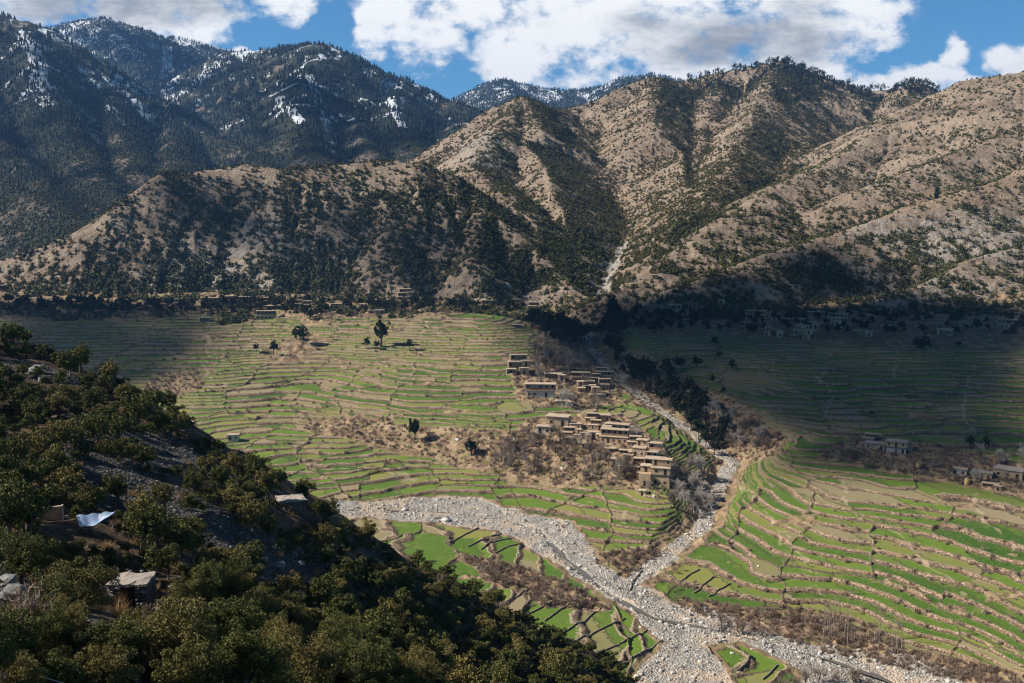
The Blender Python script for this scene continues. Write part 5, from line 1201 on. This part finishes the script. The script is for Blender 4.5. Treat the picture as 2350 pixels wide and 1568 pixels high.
VILL = [
 ('in the sunlit lower village', 'houses of the sunlit lower village', -.16, [(1501,1117,67,'tower'),(1501,1072,44,'porch'),(1482,1049,62,'complex'),(1408,1018,61,'longtwo'),(1440,1001,29,'porch'),(1415,989,52,'white'),(1391,994,20,'hut'),(1360,1002,24,'porch'),(1356,969,23,'step2'),(1384,968,32,'single'),(1408,1070,22,'hut'),(1437,1045,29,'lshape'),(1452,1084,25,'single'),(1473,1139,17,'hut'),(1373,938,12,'hut'),(1278,979,52,'single'),(1247,997,32,'whitehut'),(1303,1002,25,'step2'),(1336,1009,38,'cluster'),(1276,1021,8,'hut'),(1320,985,26,'single'),(1380,1010,26,'single'),(1362,985,24,'step2'),(1455,1025,30,'step2'),(1466,1063,24,'porch'),(1440,1055,22,'single'),(1525,1090,22,'hut'),(1345,1030,22,'single'),(1398,1040,26,'porch'),(1470,1100,20,'hut'),(1300,1020,20,'hut'),(1430,1080,18,'single')]),
 ('in the upper village', 'houses of the upper village', .02, [(1191,861,53,'step3'),(1240,912,66,'redwhite'),(1273,873,46,'lshape'),(1333,876,40,'longtwo'),(1367,875,21,'step2'),(1389,873,38,'longtwo'),(1380,854,22,'porch'),(1349,887,28,'porch'),(1387,893,30,'step2'),(1350,903,47,'cluster'),(1364,915,20,'single'),(1381,914,15,'whitehut'),(1295,933,38,'lshape'),(1372,938,11,'hut')]),
 ('below the middle hill', 'houses along the foot of the middle hill', .0, [(416,702,40,'cluster'),(485,702,47,'longtwo'),(527,698,34,'step2'),(568,698,45,'longtwo'),(606,698,28,'step2'),(694,706,41,'complex'),(775,705,36,'white'),(611,733,51,'longtwo'),(619,713,58,'long'),(857,703,28,'step2'),(864,721,42,'white'),(930,690,44,'step3'),(926,702,33,'longtwo'),(470,737,26,'porch'),(830,707,16,'hut'),(1182,700,34,'longtwo'),(1223,710,30,'step2'),(1051,695,34,'long'),(1118,698,28,'porch'),(1186,753,25,'porch'),(975,695,20,'hut'),(12,664,30,'porch')]),
 ('under the shaded right hill', 'houses in the shade under the right hill', .0, [(1545,723,45,'step2'),(1576,744,47,'white'),(1572,722,18,'hut'),(1733,731,49,'longtwo'),(1722,747,46,'long'),(1774,771,51,'cluster'),(1776,736,16,'hut'),(1799,736,12,'hut'),(1839,780,53,'step3'),(1855,753,53,'cluster'),(1872,725,46,'long'),(1896,751,30,'porch'),(1923,738,50,'longtwo'),(1928,751,31,'whitehut'),(1979,771,50,'lshape'),(2039,755,40,'long'),(2311,751,48,'longtwo'),(2326,725,26,'porch'),(2168,769,39,'single'),(1655,698,18,'hut')]),
 ('beside the shaded wood on the right', 'grey roofed houses on the right above the bright terraces', -.1, [(1994,1015,28,'step2'),(2007,1032,50,'greyone'),(2056,1040,52,'greytwo'),(2082,1041,22,'hut'),(2200,1092,38,'whitehut'),(2252,1099,50,'greyone'),(2312,1098,70,'greyone'),(2275,1123,50,'lshape')]),
]
for where, grp, rz0, L in VILL:
    xs = sorted(range(len(L)), key=lambda i: L[i][0])
    for i, (px, py, w, kind) in enumerate(L):
        same = [j for j in xs if L[j][3] == kind]
        lb = DESC[kind] + ' ' + where
        if len(same) > 1: lb = DESC[kind] + ', ' + ORD[same.index(i)] + ' from left ' + where
        house(px, py, w, kind, lb, rz=rz0 + rng.uniform(-.12, .12), group=grp, variant=(i % 2))

house(1501, 640, 17, 'hut', 'lone sunlit hut on the lower ridge of the right hill', cat='house')
house(535, 1012, 24, 'whitehut', 'small white concrete hut at the edge of the green fields', cat='hut', name='field_hut')
# foreground stone hut, shelter and tarp
def fgpos(px, py): return ray(px, py)
h = fgpos(292, 1385); az_ = math.atan2(h[0], h[1]); kx = h[1] / FPX
def local(name, geo_, mat, parent, smooth=False): return mesh_np(name, geo_[0], geo_[1], mat, parent=parent, smooth=smooth)
hut = bpy.data.objects.new('stone_hut', None); C.objects.link(hut); hut.location = (h[0], h[1], h[2] - .15); hut.rotation_euler = (0, 0, -az_ - .35)
tag(hut, 'flat-roofed dry stone hut with a dark doorway on the near slope', 'hut')
W_ = 84 * kx; H_ = 48 * kx; rg = np.random.default_rng(5)
def stonewall(x0, y0, x1, y1, z0, z1, th):
    st = []; L = math.hypot(x1 - x0, y1 - y0); ang = math.atan2(y1 - y0, x1 - x0); c_, s_ = math.cos(ang), math.sin(ang)
    rows = max(3, int((z1 - z0) / .2))
    for r_ in range(rows):
        n = max(2, int(L / .32))
        for i in range(n):
            t_ = (i + .5 + rg.uniform(-.2, .2)) / n; v = RK[rg.integers(0, 8)][0] * np.array([.22, th, .15]) * rg.uniform(.85, 1.2)
            v = np.c_[v[:, 0] * c_ - v[:, 1] * s_, v[:, 0] * s_ + v[:, 1] * c_, v[:, 2]]
            st.append((v + [x0 + (x1 - x0) * t_, y0 + (y1 - y0) * t_, z0 + (z1 - z0) * (r_ + .5) / rows], I1[1]))
    return join(st)
a = W_ / 2
local('wall', join([stonewall(-a, 0, -.25, 0, -.6, H_, .22), stonewall(.45, 0, a, 0, -.6, H_, .22)]), M_DSTONE, hut)
local('wall', join([stonewall(-a, 0, -a, W_ * .9, -.3, H_, .22), stonewall(a, 0, a, W_ * .9, -.9, H_, .22), stonewall(-a, W_ * .9, a, W_ * .9, -.2, H_, .22)]), M_DSTONE, hut)
local('door', box(-.27, .1, -.6, .47, .18, H_ - .05), M_DARKW, hut)
ro = roofslab(-a, 0, a, W_ * .9, H_ + .02, rg, ov=.12, th=.2); st = [(RK[rg.integers(0, 8)][0] * rg.uniform(.08, .2) + [rg.uniform(-a, a), rg.choice([-.2, W_ * .95]) + rg.normal() * .1, H_ + .2], I1[1]) for _ in range(40)]
local('roof', ro, M_GREYR, hut); local('roof_edge', join(st[:5]), M_DSTONE, hut)
h = fgpos(672, 1182); kx = h[1] / FPX; az_ = math.atan2(h[0], h[1])
sh = bpy.data.objects.new('shelter', None); C.objects.link(sh); sh.location = h; sh.rotation_euler = (0, 0, -az_ + .15); tag(sh, 'open lean-to shelter with a rough flat roof and thin posts on the slope brow', 'shelter')
a = 30 * kx; local('roof', roofslab(-a, 0, a, 2.6, 32 * kx, rg, ov=.12, th=.22), M_GREYR, sh)
for x_ in (-a + .1, -a * .3, a * .4, a - .1): local('post', box(x_ - .05, 0, -.6, x_ + .05, .1, 32 * kx), M_WOOD, sh)
local('wall', stonewall(-a, 2.4, a, 2.4, -.6, 32 * kx, .2), M_DSTONE, sh)
h = fgpos(130, 1195); kx = h[1] / FPX
pl_ = bpy.data.objects.new('plastered_wall', None); C.objects.link(pl_); pl_.location = h; pl_.rotation_euler = (0, 0, .35); pl_['kind'] = 'thing'; tag(pl_, 'corner of a tan plastered wall with pale edging beside the big oak', 'wall')
local('wall_face', box(-.9, 0, -.6, 12 * kx, .25, 34 * kx), M_MUD, pl_); local('edging', box(12 * kx + .003, -.03, -.6, 12 * kx + .1, .28, 36 * kx), M_WHITE, pl_)
# tarp
h = fgpos(205, 1222); kx = h[1] / FPX
mt_, t, b = newmat('tarp', .45); p = pos(t); t.put(t.mix(t.ramp(t.noise(p, 1.6, 3), .58, .66), (.26, .36, .54), (.62, .66, .72)), b.inputs['Base Color'])
tr = bpy.data.objects.new('tarp', None); C.objects.link(tr); tr.location = h; tag(tr, 'pale blue and white tarp stretched as an awning on the dark slope', 'tarp')
nx_, ny_ = 22, 14; U_, V_ = np.meshgrid(np.linspace(0, 1, nx_), np.linspace(0, 1, ny_))
c00, c10, c11, c01 = [np.array(c) * kx for c in [(-22, -2, 2), (16, -6, 6), (46, 44, 26), (-42, 30, 20)]]
Pn = ((1 - U_) * (1 - V_))[..., None] * c00 + (U_ * (1 - V_))[..., None] * c10 + (U_ * V_)[..., None] * c11 + ((1 - U_) * V_)[..., None] * c01
Pn[..., 2] += -.45 * np.sin(U_ * np.pi) * np.sin(V_ * np.pi) + .05 * np.sin(U_ * 19 + V_ * 6) * V_ + .35
F = [[j * nx_ + i, j * nx_ + i + 1, (j + 1) * nx_ + i + 1, (j + 1) * nx_ + i] for j in range(ny_ - 1) for i in range(nx_ - 1)]
Vt = Pn.reshape(-1, 3); tw2 = Vt - [0, 0, .015]; n = len(Vt)
local('sheet', (np.vstack([Vt, tw2]), np.array(F + [[q[3] + n, q[2] + n, q[1] + n, q[0] + n] for q in F])), mt_, tr, smooth=True)
for c in (c00, c10, c11, c01): local('pole', tube([c + [0, 0, -1.6], c + [0, 0, .42]], [.03, .025], 5), M_WOOD, tr)
# cable at the lower left
pA, pB = unY(-60, 1490, 24), unY(330, 1600, 27); cc = [pA + (pB - pA) * k_ / 12 - np.array([0, 0, .25 * math.sin(math.pi * k_ / 12)]) for k_ in range(13)]
mc, t, b = newmat('cable'); b.inputs['Base Color'].default_value = (.45, .44, .42, 1)
tag(mesh_np('cable', *tube(cc, [.012] * 13, 5), mc), 'thin pale cable sagging across the lower corner of the slope', 'cable')
# laundry, haystack
def small(name, px, py, geo_, mat, label, cat, dz=0.0):
    h = ray(px, py, True); o = mesh_np(name, geo_[0], geo_[1], mat); o.location = (h[0], h[1] - .3, h[2] + dz); return tag(o, label, cat)
def cloth(w, hh):
    xs = np.linspace(0, w, 7); V = []; 
    for z_ in (0, hh):
        for i, x_ in enumerate(xs): V.append((x_, .12 * math.sin(i * 1.9), z_))
    n = 7; F = [[i, i + 1, n + i + 1, n + i] for i in range(6)]; V2 = [(a_, b_ + .03, c_) for a_, b_, c_ in V]
    return np.array(V + V2), np.array(F + [[14 + q for q in reversed(f)] for f in F])
small('laundry', 1499, 1040, cloth(1.6, 1.1), M_CLOTH, 'bright red cloth hung by the rambling white and mud house', 'cloth', .8)
small('laundry', 1315, 1000, cloth(1.2, 1.2), M_CLOTH, 'dark red cloth hung by the cluster house in the village middle', 'cloth', .8)
hay = I2[0] * np.array([1.3, 1.2, 1.9]) * (1 + .08 * rng.normal(size=(len(I2[0]), 1)))
mh, t, b = newmat('hay'); t.put(t.mix(t.ramp(t.noise(t.scale(pos(t), (1, 1, .2)), 6, 4), .3, .7), (.42, .27, .11), (.58, .42, .2)), b.inputs['Base Color'])
for px, py, lb in [(2107,1072,'golden stook of dry fodder heaped around a tree below the grey-roofed houses'),(2218,1112,'orange fodder heap below the small white house')]:
    small('haystack', px, py, (hay, I2[1]), mh, lb, 'haystack', 1.2)

# ------------------------------------------------------------------ haze: one even box of air
HZ = 0.000052
bx0, bx1, by0, by1, bz0, bz1 = -9500, 9500, -60, 13500, -410, 1180
hv, hf = box(bx0, by0, bz0, bx1, by1, bz1)
mh_ = bpy.data.materials.new('haze_air'); mh_.use_nodes = True; t = NT(mh_.node_tree); t.n.clear()
pv = t.n.new('ShaderNodeVolumePrincipled'); pv.inputs['Color'].default_value = (.22, .48, 1.0, 1); pv.inputs['Density'].default_value = HZ; pv.inputs['Anisotropy'].default_value = .2
oo = t.n.new('ShaderNodeOutputMaterial'); t.l.new(pv.outputs[0], oo.inputs['Volume'])
hz_o = mesh_np('haze', hv, hf, mh_); tag(hz_o, 'thin blue mountain haze filling the valley air', None, None, 'stuff')
